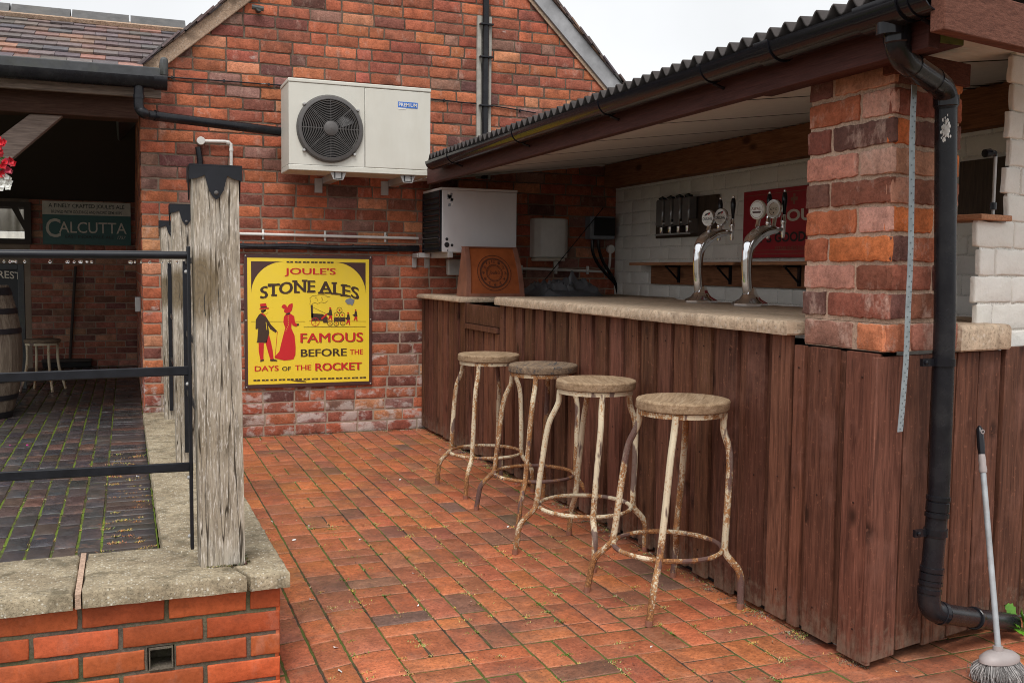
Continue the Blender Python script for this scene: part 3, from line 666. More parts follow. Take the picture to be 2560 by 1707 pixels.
put_text(mb, "ALCUTTA", x0+.18*w, x0+.95*w, z0+.27*h, z0+.53*h, fr, .002, 0, .005)
put_text(mb, "EAST INDIA PALE ALE", x0+.25*w, x0+.8*w, z0+.15*h, z0+.22*h, fr, .002, 1, .005)
put_text(mb, "1757", x0+.84*w, x0+.94*w, z0+.14*h, z0+.22*h, fr, .002, 0, .003, shear=.3)
mb.build('lettering', ['pale', 'black_ink'], cs, smooth=0)
# REST board
yb_ = 10.4; a = at(60, 660, 'y', yb_); c = at(60, 900, 'y', yb_)
rb = thing('chalkboard', (a.x-.3, yb_, PZ), 'framed black board lettered REST behind the barrel in the shelter', 'board')
mb = MB(); mb.box(a.x-.7, a.x-.055, yb_, yb_+.02, PZ+.02, a.z-.055); mb.build('panel', 'blackboard', rb, smooth=0)
mb = MB(); mb.box(a.x-.055, a.x, yb_-.02, yb_+.025, PZ, a.z); mb.box(a.x-.75, a.x-.055, yb_-.02, yb_+.025, a.z-.055, a.z); mb.build('frame', 'lead', rb, bevel=.004)
mb = MB(); q0 = at(1, 690, 'y', yb_); q1 = at(52, 673, 'y', yb_); put_text(mb, 'REST', q0.x-.02, q1.x, q0.z-.02, q0.z+.05, FX(yb_-.002), .001, 0, .01, warp=lambda u, v: (u, v-.1*(u-q0.x)**2*6)); mb.build('lettering', 'pale', rb, smooth=0)
# barrel
bc = at(-30, 1052, 'z', PZ); bc = Vector((bc.x, 8.55, PZ))
e = at(57, 889, 'y', 8.5); R = .34; bc.x = e.x-R-.005
HB = 1.3+(678-712)/2450*8.1-PZ-.045
br = thing('barrel', bc, 'old wooden cask with black iron hoops at the left edge of the shelter', 'barrel')
prof = lambda t: R*(.74+.26*(1-(2*t-1)**2))
mb = MB(); rv = random.Random(2); NS = 22
for k in range(NS):
    a0, a1 = 2*pi*k/NS, 2*pi*(k+1)/NS-.006; cc = rv.uniform(.7, 1.2); vs = []; M = 14
    for i in range(M+1):
        t = i/M; r = prof(t)
        for aa in (a0, (a0+a1)/2, a1): vs.append((bc.x+r*cos(aa), bc.y+r*sin(aa), PZ+HB*t))
    mb.add(vs, [(3*i+j, 3*i+j+1, 3*i+j+4, 3*i+j+3) for i in range(M) for j in (0, 1)], 0, (cc, cc, cc))
mb.build('staves', 'barrel', br, smooth=60)
mb = MB(); mb.lathe([(.001, HB-.03), (prof(.97)-.01, HB-.03), (prof(.97)-.01, HB-.05)], bc, cap=False); mb.build('head', 'barrel', br)
for t0, t1 in ((.0, .05), (.14, .18), (.28, .32), (.64, .68), (.79, .83), (.93, .985)):
    mb = MB(); mb.lathe([(prof(t0)+.001, HB*t0), (prof(t0)+.006, HB*t0), (prof(t1)+.006, HB*t1), (prof(t1)+.001, HB*t1)], bc, cap=False, n=40); mb.build('hoop', 'hoop', br)
# broom in the shelter
a = at(189, 666, 'y', BW-.03); b = at(175, 905, 'z', PZ+.06)
bm = thing('broom', b, 'dark long handled broom leaning against the shelter back wall', 'broom')
mb = MB(); mb.tube([Vector((a.x, BW-.045, a.z)), Vector((b.x, b.y, PZ+.09))], .016, 8); mb.build('handle', 'boards_dark', bm)
mb = MB(); mb.box(b.x-.3, b.x+.24, b.y-.04, b.y+.04, PZ+.06, PZ+.1); mb.build('head', 'boards_dark', bm, bevel=.01)
mb = MB(); mb.box(b.x-.29, b.x+.23, b.y-.035, b.y+.035, PZ, PZ+.06); mb.build('bristles', 'void', bm, bevel=.005)
# wall sockets by the wall corner
mb = MB(); p = at(354, 760, 'y', 8.6); mb.box(GXL-.05, GXL-.005, 8.5, 8.65, p.z-.06, p.z+.06)
tag(mb.build('junction_box', 'steel', bevel=.006, origin=(GXL, 8.57, p.z)), 'small grey junction box just inside the shelter on the brick side', 'junction box')

# hanging basket flowers
hb = thing('hanging_basket', (-.99, 7.0, 1.72), 'hanging basket of red and white petunias at the left edge', 'flowers')
mb = MB(); mb.lathe([(.02, -.02), (.1, -.0), (.17, .06), (.2, .14), (.19, .14), (.02, .1)], (-1.05, 7.0, 1.78)); mb.build('basket', 'boards_dark', hb)
mb = MB()
for k in range(3): mb.tube([(-1.05+.19*cos(2.1*k), 7.0+.19*sin(2.1*k), 1.92), (-1.05, 7.1, 2.42)], .004, 5)
mb.tube([(-1.05, 7.1, 2.41), (-1.05, 7.31, 2.53)], .006, 5)
mb.build('chain', 'iron', hb)
mb = MB(); rv = random.Random(31)
for k in range(420):
    th, ph = rv.uniform(0, 2*pi), rv.uniform(-.9, 1.2); r = .16+.17*rv.random()
    p = Vector((-1.05+r*cos(th)*cos(ph), 7+r*sin(th)*cos(ph)*.9, 1.93+.8*r*sin(ph))); d = Vector((rv.uniform(-1, 1), rv.uniform(-1, 1), rv.uniform(-.6, .6))).normalized(); s = Vector((rv.uniform(-1, 1), rv.uniform(-1, 1), rv.uniform(-1, 1))).cross(d).normalized(); l = rv.uniform(.03, .055)
    mb.add([p, p+d*l*.5+s*l*.28, p+d*l, p+d*l*.5-s*l*.28], [(0, 1, 2, 3)], 0, (.05*rv.uniform(.6, 1.6), .12*rv.uniform(.6, 1.5), .02))
mb.build('foliage', 'leaf', hb, smooth=0)
def petunia(mb, p, n, r, c, rv):
    n = Vector(n).normalized(); u = n.cross(Vector((.3, .2, 1))).normalized(); w = n.cross(u); k = 15
    vs = [p-n*r*.9]+[p-n*r*.25+r*.35*(cos(2*pi*i/k)*u+sin(2*pi*i/k)*w) for i in range(k)]
    vs += [p+n*r*rv.uniform(-.1, .15)+r*(.86+.16*cos(5*2*pi*i/k)+rv.uniform(-.06, .06))*(cos(2*pi*i/k)*u+sin(2*pi*i/k)*w) for i in range(k)]
    mb.add(vs, [(0, 1+i, 1+(i+1) % k) for i in range(k)]+[(1+i, 1+k+i, 1+k+(i+1) % k, 1+(i+1) % k) for i in range(k)], 0, c)
spots = [(4, 358, 'r'), (2, 385, 'r'), (25, 400, 'r'), (10, 412, 'r'), (20, 425, 'p'), (6, 433, 'r'), (14, 402, 'p'), (8, 448, 'w'), (22, 447, 'w'), (4, 462, 'w'), (18, 462, 'w'), (-10, 375, 'r'), (-20, 420, 'r'), (-30, 395, 'p'), (-25, 455, 'w'), (-50, 410, 'r'), (-60, 450, 'p'), (-5, 345, 'r')]
spots += [(x+rv.uniform(-9, 9), y+rv.uniform(-10, 10), k) for x, y, k in spots for _ in (0, 1)]
mb = MB()
for px, py, k in spots:
    p = at(px, py, 'y', 6.72+rv.uniform(-.05, .05)); c = {'r': (.5, .008, .018), 'p': (.4, .03, .06), 'w': (.75, .75, .7)}[k]
    petunia(mb, p, (rv.uniform(-.3, .8), -1, rv.uniform(-.2, .5)), rv.uniform(.019, .026), c, rv)
    mb.tube([p+Vector((0, .03, 0)), p+Vector((-.1, .16, .05))], .003, 4, 0, (.06, .13, .02))
mb.build('blossoms', 'leaf', hb, smooth=60)

# ================================================================== LOW WALL, POSTS, RAILS
zc = lambda y: .226+.0267*(7.7-y)
lw = thing('low_wall', (.2, 3.06, 0), 'low orange brick wall with speckled concrete coping around the dark patio', 'wall')
ZF = zc(3.06); WF = 3.10
mb = MB(); fr = FX(WF); H = .0755; top = ZF-.052; rng3 = random.Random(4)
HOLE = (.045, .115)
for r in range(8):
    v1 = top-H*r; v0 = v1-H
    off = .437-(.215*.45 if r % 2 == 0 else .228); edges = [.437]
    u = off
    while u > -2.2: edges.append(u); u -= .2425 if r % 2 == 0 else .2425
    for e1, e0 in zip(edges[:-1], edges[1:]):
        a, b = e0+.0065, e1-(.0065 if e1 < .43 else 0)
        if r == 2 and a < HOLE[1] and b > HOLE[0]:
            if HOLE[0]-.012-a > .03: one_brick(mb, a, HOLE[0]-.012, v0+.0065, v1-.0065, fr, pick(PAL_NEW, rng3), rng3, jit=.001, bev=.0035, prow=.001)
            if b-HOLE[1]-.008 > .03: one_brick(mb, HOLE[1]+.008, b, v0+.0065, v1-.0065, fr, pick(PAL_NEW, rng3), rng3, jit=.001, bev=.0035, prow=.001)
            continue
        one_brick(mb, a, b, v0+.0065, v1-.0065, fr, pick(PAL_NEW, rng3), rng3, jit=.001, bev=.0035, prow=.001)
frs = lambda u, v, n: (.437+n, u, v)
brick_field(mb, frs, WF+.004, GY, -.25, ZF-.05, .2425, .0755, .013, PAL_NEW, 14, hp=[(.0267, 1, .226+.0267*7.7-.052)], jit=.001, headers=0)
mb.build('brickwork', 'brick_new', lw, smooth=45, flat_tris=True)
hv1 = top-H*2-.004; hv0 = hv1-H+.008
mb = MB(); Y0 = WF+.006
mb.box(-2.2, HOLE[0]-.004, Y0, 3.45, -.35, top); mb.box(HOLE[1]+.004, .431, Y0, 3.45, -.35, top)
mb.box(HOLE[0]-.004, HOLE[1]+.004, Y0, 3.45, hv1+.003, top); mb.box(HOLE[0]-.004, HOLE[1]+.004, Y0, 3.45, -.35, hv0-.003); mb.box(HOLE[0]-.004, HOLE[1]+.004, Y0+.09, 3.45, hv0-.003, hv1+.003)
mb.obox((.13, 3.45, -.35), (.301, 0, 0), (0, GY-3.45, 0), (0, 0, .56))
mb.obox((.13, 3.45, .2), (.301, 0, 0), (0, GY-3.46, -.0267*(GY-3.46)), (0, 0, zc(3.45)-.052-.2))
mb.build('core', 'mortar_grey', lw, smooth=0)
mb = MB(); t = .004
for (a, b, c_, d) in ((HOLE[0], HOLE[1], hv1-t, hv1), (HOLE[0], HOLE[1], hv0, hv0+t), (HOLE[0], HOLE[0]+t, hv0+t, hv1-t), (HOLE[1]-t, HOLE[1], hv0+t, hv1-t)): mb.box(a, b, WF-.003, WF+.09, c_, d)
mb.build('weep_hole', 'mortar_grey', lw, smooth=0)
# coping stones: front row, mitred corner, side row
CT = .05
def stone(poly, label=None, jz=0.):
    mb = MB(); k = len(poly); rv = random.Random(len(poly)+int(poly[0][0]*100)+int(poly[0][1]*37))
    P = []
    for i in range(k):
        a, b = poly[i], poly[(i+1) % k]; n = max(1, int(sqrt((a[0]-b[0])**2+(a[1]-b[1])**2)/.05))
        for j in range(n): P.append((a[0]+(b[0]-a[0])*j/n+rv.uniform(-.0025, .0025), a[1]+(b[1]-a[1])*j/n+rv.uniform(-.0025, .0025)))
    k = len(P); cx = sum(p[0] for p in P)/k; cy = sum(p[1] for p in P)/k; rings = []
    for dz, ins in ((-CT, 0), (-.008, 0), (-.002, .004), (0, .01)):
        ring = []
        for x, y in P:
            l = sqrt((x-cx)**2+(y-cy)**2); s = 1-ins/l
            X, Y = cx+(x-cx)*s, cy+(y-cy)*s; ring.append((X, Y, zc(Y)+dz+jz+rv.uniform(-.0015, .0015)))
        rings += ring
    fs = [(r*k+i, r*k+(i+1) % k, (r+1)*k+(i+1) % k, (r+1)*k+i) for r in range(3) for i in range(k)]
    fs += [tuple(range(k))[::-1], tuple(3*k+i for i in range(k))]
    mb.add(rings, fs); return mb.build('coping_stone', 'coping', lw, smooth=40)
yF, yB = 3.06, 3.52
stone([(-.78, yF), (-.158, yF), (-.158, yB), (-.78, yB)]); stone([(-1.4, yF), (-.79, yF), (-.79, yB), (-1.4, yB)]); stone([(-2.1, yF), (-1.41, yF), (-1.41, yB), (-2.1, yB)])
stone([(-.136, yF), (.33, yF), (.30, 3.17), (.098, yB-.006), (-.136, yB)], jz=.002)
stone([(.342, yF+.004), (.462, yF), (.462, 3.66), (.098, 3.66), (.098, yB+.006), (.31, 3.18)])
ys = [3.668, 4.02, 4.52, 5.14, 5.76, 6.4, 7.05, GY-.012]
for a, b in zip(ys[:-1], ys[1:]): stone([(.098, a+.004), (.462, a+.004), (.462, b-.004), (.098, b-.004)], jz=random.uniform(-.003, .003))
mb = MB(); mb.box(-.155, -.139, yF+.008, yB-.005, ZF-.05, ZF-.006); mb.build('mortar_joint', 'mortar_pillar', lw, smooth=0)

PX0, PX1, PT = .203, .345, 1.60
def timber_post(y, tilt, seed, dx=0.):
    PX0, PX1 = .203+dx, .345+dx
    t = thing('timber_post', (.27+dx, y+.07, zc(y)), '', 'post', 'oak posts along the patio coping')
    mb = MB(); rv = random.Random(seed); n = 15; vs = []; zb = zc(y)-.012
    prof = []
    for i in range(5): prof.append((PX0+(PX1-PX0)*i/4, y))
    for i in range(1, 5): prof.append((PX1, y+.14*i/4))
    for i in range(1, 5): prof.append((PX1-(PX1-PX0)*i/4, y+.14))
    for i in range(1, 4): prof.append((PX0, y+.14-.14*i/4))
    k = len(prof); off = [rv.uniform(-.0015, .0015) for _ in range(k)]
    for j in range(n+1):
        z = zb+(PT-zb)*j/n; cx = .274+dx; cy = y+.07
        s = 1.0-.0*j/n
        for i, (x, yy) in enumerate(prof):
            corner = i % 4 == 0; kk = s-(.035 if corner else 0)+off[i]*8+rv.uniform(-.006, .006)
            vs.append((cx+(x-cx)*kk+tilt*(z-zb), cy+(yy-cy)*kk, z))
    mb.add(vs, [(j*k+i, j*k+(i+1) % k, (j+1)*k+(i+1) % k, (j+1)*k+i) for j in range(n) for i in range(k)]+[tuple(range(k))[::-1], tuple(n*k+i for i in range(k))])
    mb.build('shaft', 'oak', t, smooth=35)
    # drying cracks in the front face
    for cx, za, zb2 in ((.266+dx, 1.1, 1.5), (.245+dx, zc(y), .47), (.23+dx, 1.05, 1.32)):
        mb = MB(); q = [(cx+rv.uniform(-.0025, .0025)+.002*sin(i*1.3), y-.0004+.0016, za+(zb2-za)*i/7) for i in range(8)]
        mb.tube(q, [.0003]+[.0019]*6+[.0003], 5); mb.build('crack', 'void', t)
    # iron cap with scalloped strap
    cx = .274+dx+tilt*(PT-zb); w = (PX1-PX0)/2+.008
    def scallop():
        pts = [(-w, PT+.012), (-w, PT-.03)]
        for i in range(7): a = i/6; pts.append((-w+(w-.034)*a, PT-.03+.014*a*a))
        pts += [(-.03, PT-.03), (-.022, PT-.062), (-.008, PT-.085), (0, PT-.09), (.008, PT-.085), (.022, PT-.062), (.03, PT-.03)]
        for i in range(7): a = 1-i/6; pts.append((w-(w-.034)*a, PT-.03+.014*a*a))
        pts += [(w, PT-.03), (w, PT+.012)]; return pts
    cap = MB(); sc_ = scallop()
    d = .14/2+.008; cy = y+.07
    cap.prism(sc_, lambda u, v, n: (cx+u, cy-d-n, v), -.004, 0); cap.prism(sc_, lambda u, v, n: (cx-u, cy+d+n, v), -.004, 0)
    cap.prism(sc_, lambda u, v, n: (cx-w-n, cy-u*d/w*.94, v), -.004, 0); cap.prism(sc_, lambda u, v, n: (cx+w+n, cy+u*d/w*.94, v), -.004, 0)
    cap.box(cx-w, cx+w, cy-d, cy+d, PT+.0125, PT+.017)
    c_ = cap.build('cap', 'iron', t, smooth=30)
    mb = MB(); mb.lathe([(.007, 0), (.007, .003), (.004, .006), (.001, .0065)], (cx, cy-d-.0005, PT-.07), (0, -1, 0), 12); mb.build('bolt', 'grille', c_)
    return t
tp = [timber_post(3.2, -.0075, 1), timber_post(5.26, -.006, 2, .022), timber_post(7.2, -.008, 3, .032)]
for t, l in zip(tp, ('nearest grey oak post with black iron cap, on the coping corner', 'middle grey oak post with iron cap, half hidden behind the nearest post', 'farthest grey oak post with iron cap, close to the brick corner')): t['label'] = l
# railings
def railing(label, x_or_y, front):
    r = thing('railing', (.15, 3.2, .3) if front else (.2, 4.2, .3), label, 'railing', 'black iron railings between the oak posts'); return r
rl = railing('black iron railing with three wet rails across the left front', 0, True)
yR = 3.255
for z in (1.329,):
    mb = MB(); mb.tube([(-1.9, yR, z-.008), (.188, yR, z+.008)], .0125, 12); mb.build('rail', 'iron', rl)
for z, dz in ((.966, .006), (.668, -.004)):
    mb = MB(); mb.obox((-1.9, yR-.006, z-.014-dz*3), (2.09, 0, dz*4), (0, .012, 0), (0, 0, .029)); mb.build('rail', 'iron', rl, bevel=.003)
mb = MB(); mb.box(.178, .188, yR-.021, yR+.021, .40, 1.365); mb.build('upright', 'iron', rl, bevel=.002)
for z in (1.315, .96, .66, .47):
    mb = MB(); mb.lathe([(.006, 0), (.006, .004), (.003, .007)], (.1775, yR, z-.03), (-1, 0, 0), 10); mb.build('bolt', 'steel', rl)
mb = MB(); rv = random.Random(77)
for k in range(34):
    x = -.42+.58*rv.random(); r = rv.uniform(.0022, .0044)
    mb.lathe([(.0003, -r*1.5), (r*.8, -r), (r, -.2*r), (r*.6, .7*r), (.0003, r)], (x, yR, 1.329+.008*2*((x+.9)/2.1)-.008-.0135), n=8)
d_ = mb.build('droplets', 'water', rl); d_['kind'] = 'stuff'
for (ya, yb2, lab) in ((3.42, 5.22, 'black iron railing edge on between nearest and middle oak post'), (5.46, 7.16, 'black iron railing edge on between middle and farthest oak post')):
    r = railing(lab, 0, False); r.location = (.24, ya, .3); ORG[r.name] = Vector(r.location)
    for z in (1.329, .966, .668):
        mb = MB(); mb.box(.276, .288, ya, yb2, z-.014, z+.014); mb.build('rail', 'iron', r, bevel=.003)
    for y in (ya-.02, yb2+.012):
        mb = MB(); mb.box(.266, .292, y, y+.01, zc(y)+.06, 1.33); mb.build('upright', 'iron', r, bevel=.002)

# ================================================================== HEAT PUMP (upper air unit)
AY0, AY1, AX0, AX1, AZ0, AZ1 = 7.2, 7.57, 1.10, 2.155, 2.005, 2.655
ac = thing('air_conditioner', (1.6, GY, AZ0), 'large cream outdoor air unit with round black fan grille on the gable', 'air unit')
mb = MB(); FCX, FCZ = 0, 0
pc = at(825, 323, 'y', AY0); FCX, FCZ = pc.x, pc.z; FR = (at(907, 330, 'y', AY0).x-at(740, 320, 'y', AY0).x)/2
XS = at(912, 320, 'y', AY0).x; RO = FR*.9
n = 48; hole = [(FCX+RO*cos(2*pi*i/n), FCZ+RO*sin(2*pi*i/n)) for i in range(n)]
def ring_panel(mb, x0, x1, z0, z1, y, m=0):
    out = []
    for (u, v) in hole:
        dx, dz = u-FCX, v-FCZ; s = 1e9
        if dx > 1e-9: s = min(s, (x1-FCX)/dx)
        if dx < -1e-9: s = min(s, (x0-FCX)/dx)
        if dz > 1e-9: s = min(s, (z1-FCZ)/dz)
        if dz < -1e-9: s = min(s, (z0-FCZ)/dz)
        out.append((FCX+dx*s, FCZ+dz*s))
    vs = [(u, y, v) for u, v in hole]+[(u, y, v) for u, v in out]
    mb.add(vs, [(i, (i+1) % n, n+(i+1) % n, n+i) for i in range(n)], m)
    for cx, cz in ((x0, z0), (x1, z0), (x1, z1), (x0, z1)):
        bi = max(range(n), key=lambda i: -((out[i][0]-cx)**2+(out[i][1]-cz)**2)); bj = sorted(range(n), key=lambda i: (out[i][0]-cx)**2+(out[i][1]-cz)**2)[:2]
        mb.add([(cx, y, cz), (out[bj[0]][0], y, out[bj[0]][1]), (out[bj[1]][0], y, out[bj[1]][1])], [(0, 1, 2)], m)
    mb.add([(u, y, v) for u, v in hole]+[(u, y+.12, v) for u, v in hole], [(i, n+i, n+(i+1) % n, (i+1) % n) for i in range(n)], m)
ring_panel(mb, AX0, XS-.002, AZ0+.042, AZ1-.03, AY0)
mb.add([(AX0, AY0, AZ0+.042), (AX0, AY0, AZ1-.03), (AX0, AY1, AZ1-.03), (AX0, AY1, AZ0+.042)], [(0, 1, 2, 3)])
mb.box(AX0+.004, XS-.004, AY0+.14, AY1, AZ0+.042, AZ1-.03); mb.build('fan_panel', 'ac', ac, smooth=30)
mb = MB(); mb.box(XS+.002, AX1, AY0, AY1, AZ0+.042, AZ1-.03); mb.build('side_panel', 'ac', ac, bevel=.005)
mb = MB(); mb.box(AX0-.004, AX1+.004, AY0-.004, AY1+.004, AZ1-.028, AZ1); mb.build('lid', 'ac', ac, bevel=.006)
mb = MB(); mb.box(AX0-.002, AX1+.002, AY0-.002, AY1, AZ0, AZ0+.04); mb.build('base_tray', 'ac', ac, bevel=.005)
mb = MB(); mb.lathe([(FR*1.0, -.002), (FR*1.0, .012), (FR*.95, .03), (FR*.87, .034), (FR*.86, .02), (FR*.86, -.01)], (FCX, AY0, FCZ), (0, -1, 0), 56, cap=False); mb.build('fan_ring', 'grille', ac)
gr = MB()
for k in range(14):
    r = FR*(.24+.62*k/13); gr.tube([(FCX+r*cos(2*pi*i/44), AY0-.03-.008*(1-k/13), FCZ+r*sin(2*pi*i/44)) for i in range(44)], .0027, 5, closed=True)
for k in range(8):
    a = pi/4*k; gr.tube([(FCX+FR*.2*cos(a), AY0-.034, FCZ+FR*.2*sin(a)), (FCX+FR*.88*cos(a), AY0-.026, FCZ+FR*.88*sin(a))], .0032, 6)
gr.build('grille', 'grille', ac)
mb = MB(); mb.lathe([(.001, .056), (FR*.12, .054), (FR*.215, .046), (FR*.225, .03)], (FCX, AY0, FCZ), (0, -1, 0), 28, cap=False); mb.build('grille_hub', 'grille', ac)
mb = MB()
for k in range(3):
    a = 2*pi*k/3+.6; vs = []
    for i in range(7):
        t = i/6; r = FR*(.2+.64*t)
        for s_ in (-.42, -.1, .3): vs.append((FCX+r*cos(a+s_*(1-.35*t)), AY0+.04+.05*s_, FCZ+r*sin(a+s_*(1-.35*t))))
    mb.add(vs, [(3*i+j, 3*i+j+1, 3*i+j+4, 3*i+j+3) for i in range(6) for j in (0, 1)])
mb.build('fan_blades', 'black', ac)
mb = MB(); mb.lathe([(.001, 0), (RO, 0)], (FCX, AY0+.118, FCZ), (0, -1, 0), 40, cap=False); mb.build('fan_recess', 'void', ac)
for a in (.62, 2.42, 3.85, 5.5):
    mb = MB(); mb.lathe([(.011, 0), (.011, .02), (.008, .026), (.001, .027)], (FCX+FR*1.03*cos(a), AY0-.0005, FCZ+FR*1.03*sin(a)), (0, -1, 0), 12); mb.build('screw', 'steel', ac)
q0 = at(995, 269, 'y', AY0); q1 = at(1044, 258, 'y', AY0)
mb = MB(); mb.box(q0.x, q1.x, AY0-.0022, AY0-.0005, q0.z, q1.z, 0); mb.box(q0.x, q0.x+.06, AY0-.0022, AY0-.0005, q0.z-.012, q0.z-.001, 1)
put_text(mb, 'PREMIUM', q0.x+.006, q1.x-.006, q0.z+.008, q1.z-.008, FX(AY0-.003), 0, 1, .015); mb.build('sticker', ['blue', 'white'], ac, smooth=0)
for x in (1.46, 1.985):
    mb = MB(); mb.box(x-.03, x-.022, AY0+.02, GY-.003, AZ0-.05, AZ0-.001); mb.box(x+.022, x+.03, AY0+.02, GY-.003, AZ0-.05, AZ0-.001); mb.box(x-.021, x+.021, AY0+.02, GY-.003, AZ0-.05, AZ0-.044)
    mb.prism([(-.06, AZ0-.001), (.06, AZ0-.001), (.035, AZ0-.055), (-.035, AZ0-.055)], lambda u, v, n, X=x: (X+u, AY0+.02-n, v), -.006, 0)
    mb.box(x-.09, x-.032, GY-.02, GY-.002, AZ0-.12, AZ0-.01)
    mb.build('bracket', 'steel', ac, smooth=0)

# ================================================================== COOLER (lower unit under the bar roof)
CY0, CY1, CX0, CX1, CZ0, CZ1 = 7.08, 7.56, 2.208, 2.815, 1.433, 1.916
cl = thing('cooler_unit', (2.5, GY, CZ0), 'pale grey cooler cabinet with black louvred end under the bar roof', 'cooler')
mb = MB(); mb.box(CX0+.004, CX1, CY0, CY1, CZ0, CZ1-.02); mb.build('casing', 'cool', cl, bevel=.004)
mb = MB(); mb.box(CX0-.004, CX1+.004, CY0-.004, CY1, CZ1-.019, CZ1); mb.build('lid', 'cool', cl, bevel=.003)
mb = MB(); mb.box(CX0-.004, CX0+.003, CY0+.002, CY1, CZ0, CZ1-.02); mb.build('louvre_panel', 'void', cl, smooth=0)
mb = MB()
for k in range(10):
    z = CZ0+.03+k*.043; mb.obox((CX0-.004, CY0+.03, z), (-.014, 0, -.012), (0, CY1-CY0-.06, 0), (0, 0, .006))
for y in (CY0+.004, CY1-.03): mb.box(CX0-.012, CX0-.0045, y, y+.025, CZ0, CZ1-.021)
mb.build('louvre', 'black', cl, smooth=0)
mb = MB()
for px, py, r in ((1117, 598, 9), (1117, 612, 15.5), (1130, 613, 8.5), (1119, 626, 4)):
    p = at(px, py, 'y', CY0); rr = r/3.137*2*3.137/2*7.4/2450*.5*1.0
    mb.lathe([(.001, .002), (r*7.4/2450*.42, .002), (r*7.4/2450*.42, 0)], (p.x, CY0-.0005, p.z), (0, -1, 0), 20, cap=False)
mb.build('vent_hole', 'black_ink', cl)
mb = MB(); rv = random.Random(3); p = at(1126, 498, 'y', CY0)
for k in range(13):
    u, v = p.x+rv.uniform(-.018, .018), p.z+rv.uniform(-.045, .045); s = rv.uniform(.006, .014)
    poly2(mb, [(u-s, v-s), (u+s*.7, v-s*.8), (u+s, v+s*.6), (u-s*.5, v+s)], FX(CY0), .001, k % 3 > 0)
mb.build('sticker', ['white', 'grey'], cl, smooth=0)
for x in (CX0+.07, CX1-.08):
    mb = MB(); mb.box(x-.02, x+.02, CY0-.01, GY-.003, CZ0-.042, CZ0-.001); mb.box(x-.022, x+.022, GY-.012, GY-.002, CZ0-.12, CZ0-.043); mb.build('bracket', 'steel', cl, bevel=.003)
mb = MB(); mb.box(CX0-.05, CX0+.04, 7.5, 7.54, CZ0-.04, CZ0-.002); mb.box(CX0-.055, CX0-.02, 7.541, GY-.002, CZ0-.04, CZ0-.004); mb.box(CX0-.055, CX0-.02, GY-.02, GY-.002, CZ0-.12, CZ0-.0405); mb.build('bracket', 'steel', cl, bevel=.003)
# plug unit hanging under cooler
a = at(1117, 648, 'y', 7.5); b = at(1141, 688, 'y', 7.5)
mb = MB(); mb.box(a.x, b.x+.04, 7.46, 7.52, b.z, a.z); tag(mb.build('switch_box', 'steel', bevel=.01, origin=(a.x, 7.5, b.z)), 'small grey switch box under the pale cooler cabinet', 'switch box')

# conduits on the gable wall
wc = thing('white_conduit', (.8, GY, 1.55), 'white conduit with saddle clips running along the gable above the yellow sign', 'conduit')
mb = MB(); mb.tube([(.3, GY-.022, 1.556), (2.2, GY-.022, 1.55)], .0115, 10); mb.build('tube', 'white', wc)
for px in (655, 810, 961):
    p = at(px, 590, 'y', GY-.02); mb = MB(); mb.tube([(p.x+.001, GY-.022, 1.553), (p.x+.019, GY-.022, 1.553)], .0155, 10); mb.box(p.x+.002, p.x+.018, GY-.012, GY-.003, 1.515, 1.593); mb.build('clip', 'white', wc, bevel=.003)
bc_ = thing('black_hose', (.8, GY, 1.46), 'sagging black lagged hose along the gable just above the yellow sign', 'hose')
mb = MB(); mb.tube(bez([(.3, GY-.035, 1.475), (.7, GY-.035, 1.468), (.95, GY-.04, 1.462), (1.2, GY-.035, 1.47), (1.45, GY-.035, 1.462), (1.75, GY-.035, 1.468), (2.0, GY-.035, 1.468), (2.2, GY-.035, 1.475)], 6), .021, 10)
mb.tube(bez([(.3, GY-.04, 1.455), (.9, GY-.045, 1.452), (1.3, GY-.04, 1.455), (1.8, GY-.04, 1.448), (2.2, GY-.04, 1.455)], 6), .012, 8); mb.build('tube', 'pipe', bc_)
mb = MB()
for x in (.98, 1.32, 1.66, 1.95): mb.tube([(x, GY-.035, 1.467), (x+.012, GY-.035, 1.467)], .0245, 10)
mb.build('tie', 'black', bc_)
wp = thing('white_elbow_pipe', (.52, GY, 2.2), 'short white bent pipe with round box on the brick wall above the nearest oak post', 'pipe')
yw = GY-.03; J = at(502, 353, 'y', yw)
mb = MB(); mb.tube(bez([at(506, 353, 'y', yw), at(545, 354, 'y', yw), at(566, 355, 'y', yw), at(575, 360, 'y', yw), at(578, 372, 'y', yw), at(578, 470, 'y', yw)], 5), .0125, 10); mb.build('tube', 'white', wp)
mb = MB(); mb.lathe([(.03, -.02), (.03, .02), (.027, .024), (.001, .025)], J, (0, -1, 0), 22); mb.build('round_box', 'white', wp)
for p, q in ((at(567, 356, 'y', yw), at(573, 358, 'y', yw)), (at(578, 372, 'y', yw), at(578, 378, 'y', yw))):
    mb = MB(); mb.tube([p, q], .016, 10); mb.build('collar', 'white', wp)
mb = MB(); mb.tube([at(495, 368, 'y', yw+.01), at(500, 400, 'y', yw+.01), at(502, 460, 'y', yw+.01)], .022, 10); mb.build('black_tail', 'pipe', wp)
wc2 = thing('white_conduit', (3.05, GY, 1.3), 'white conduit low on the bar end wall, rising to a round junction box', 'conduit')
mb = MB(); mb.tube(bez([(2.9, GY-.02, 1.322), (3.3, GY-.02, 1.314), (3.84, GY-.02, 1.300), (3.9, GY-.02, 1.305), (3.93, GY-.02, 1.35), (3.935, GY-.02, 1.48)], 5), .0115, 10); mb.build('tube', 'white', wc2)
mb = MB(); mb.lathe([(.036, 0), (.036, .03), (.001, .035)], (3.938, GY-.004, 1.495), (0, -1, 0), 20); mb.build('round_box', 'white', wc2)
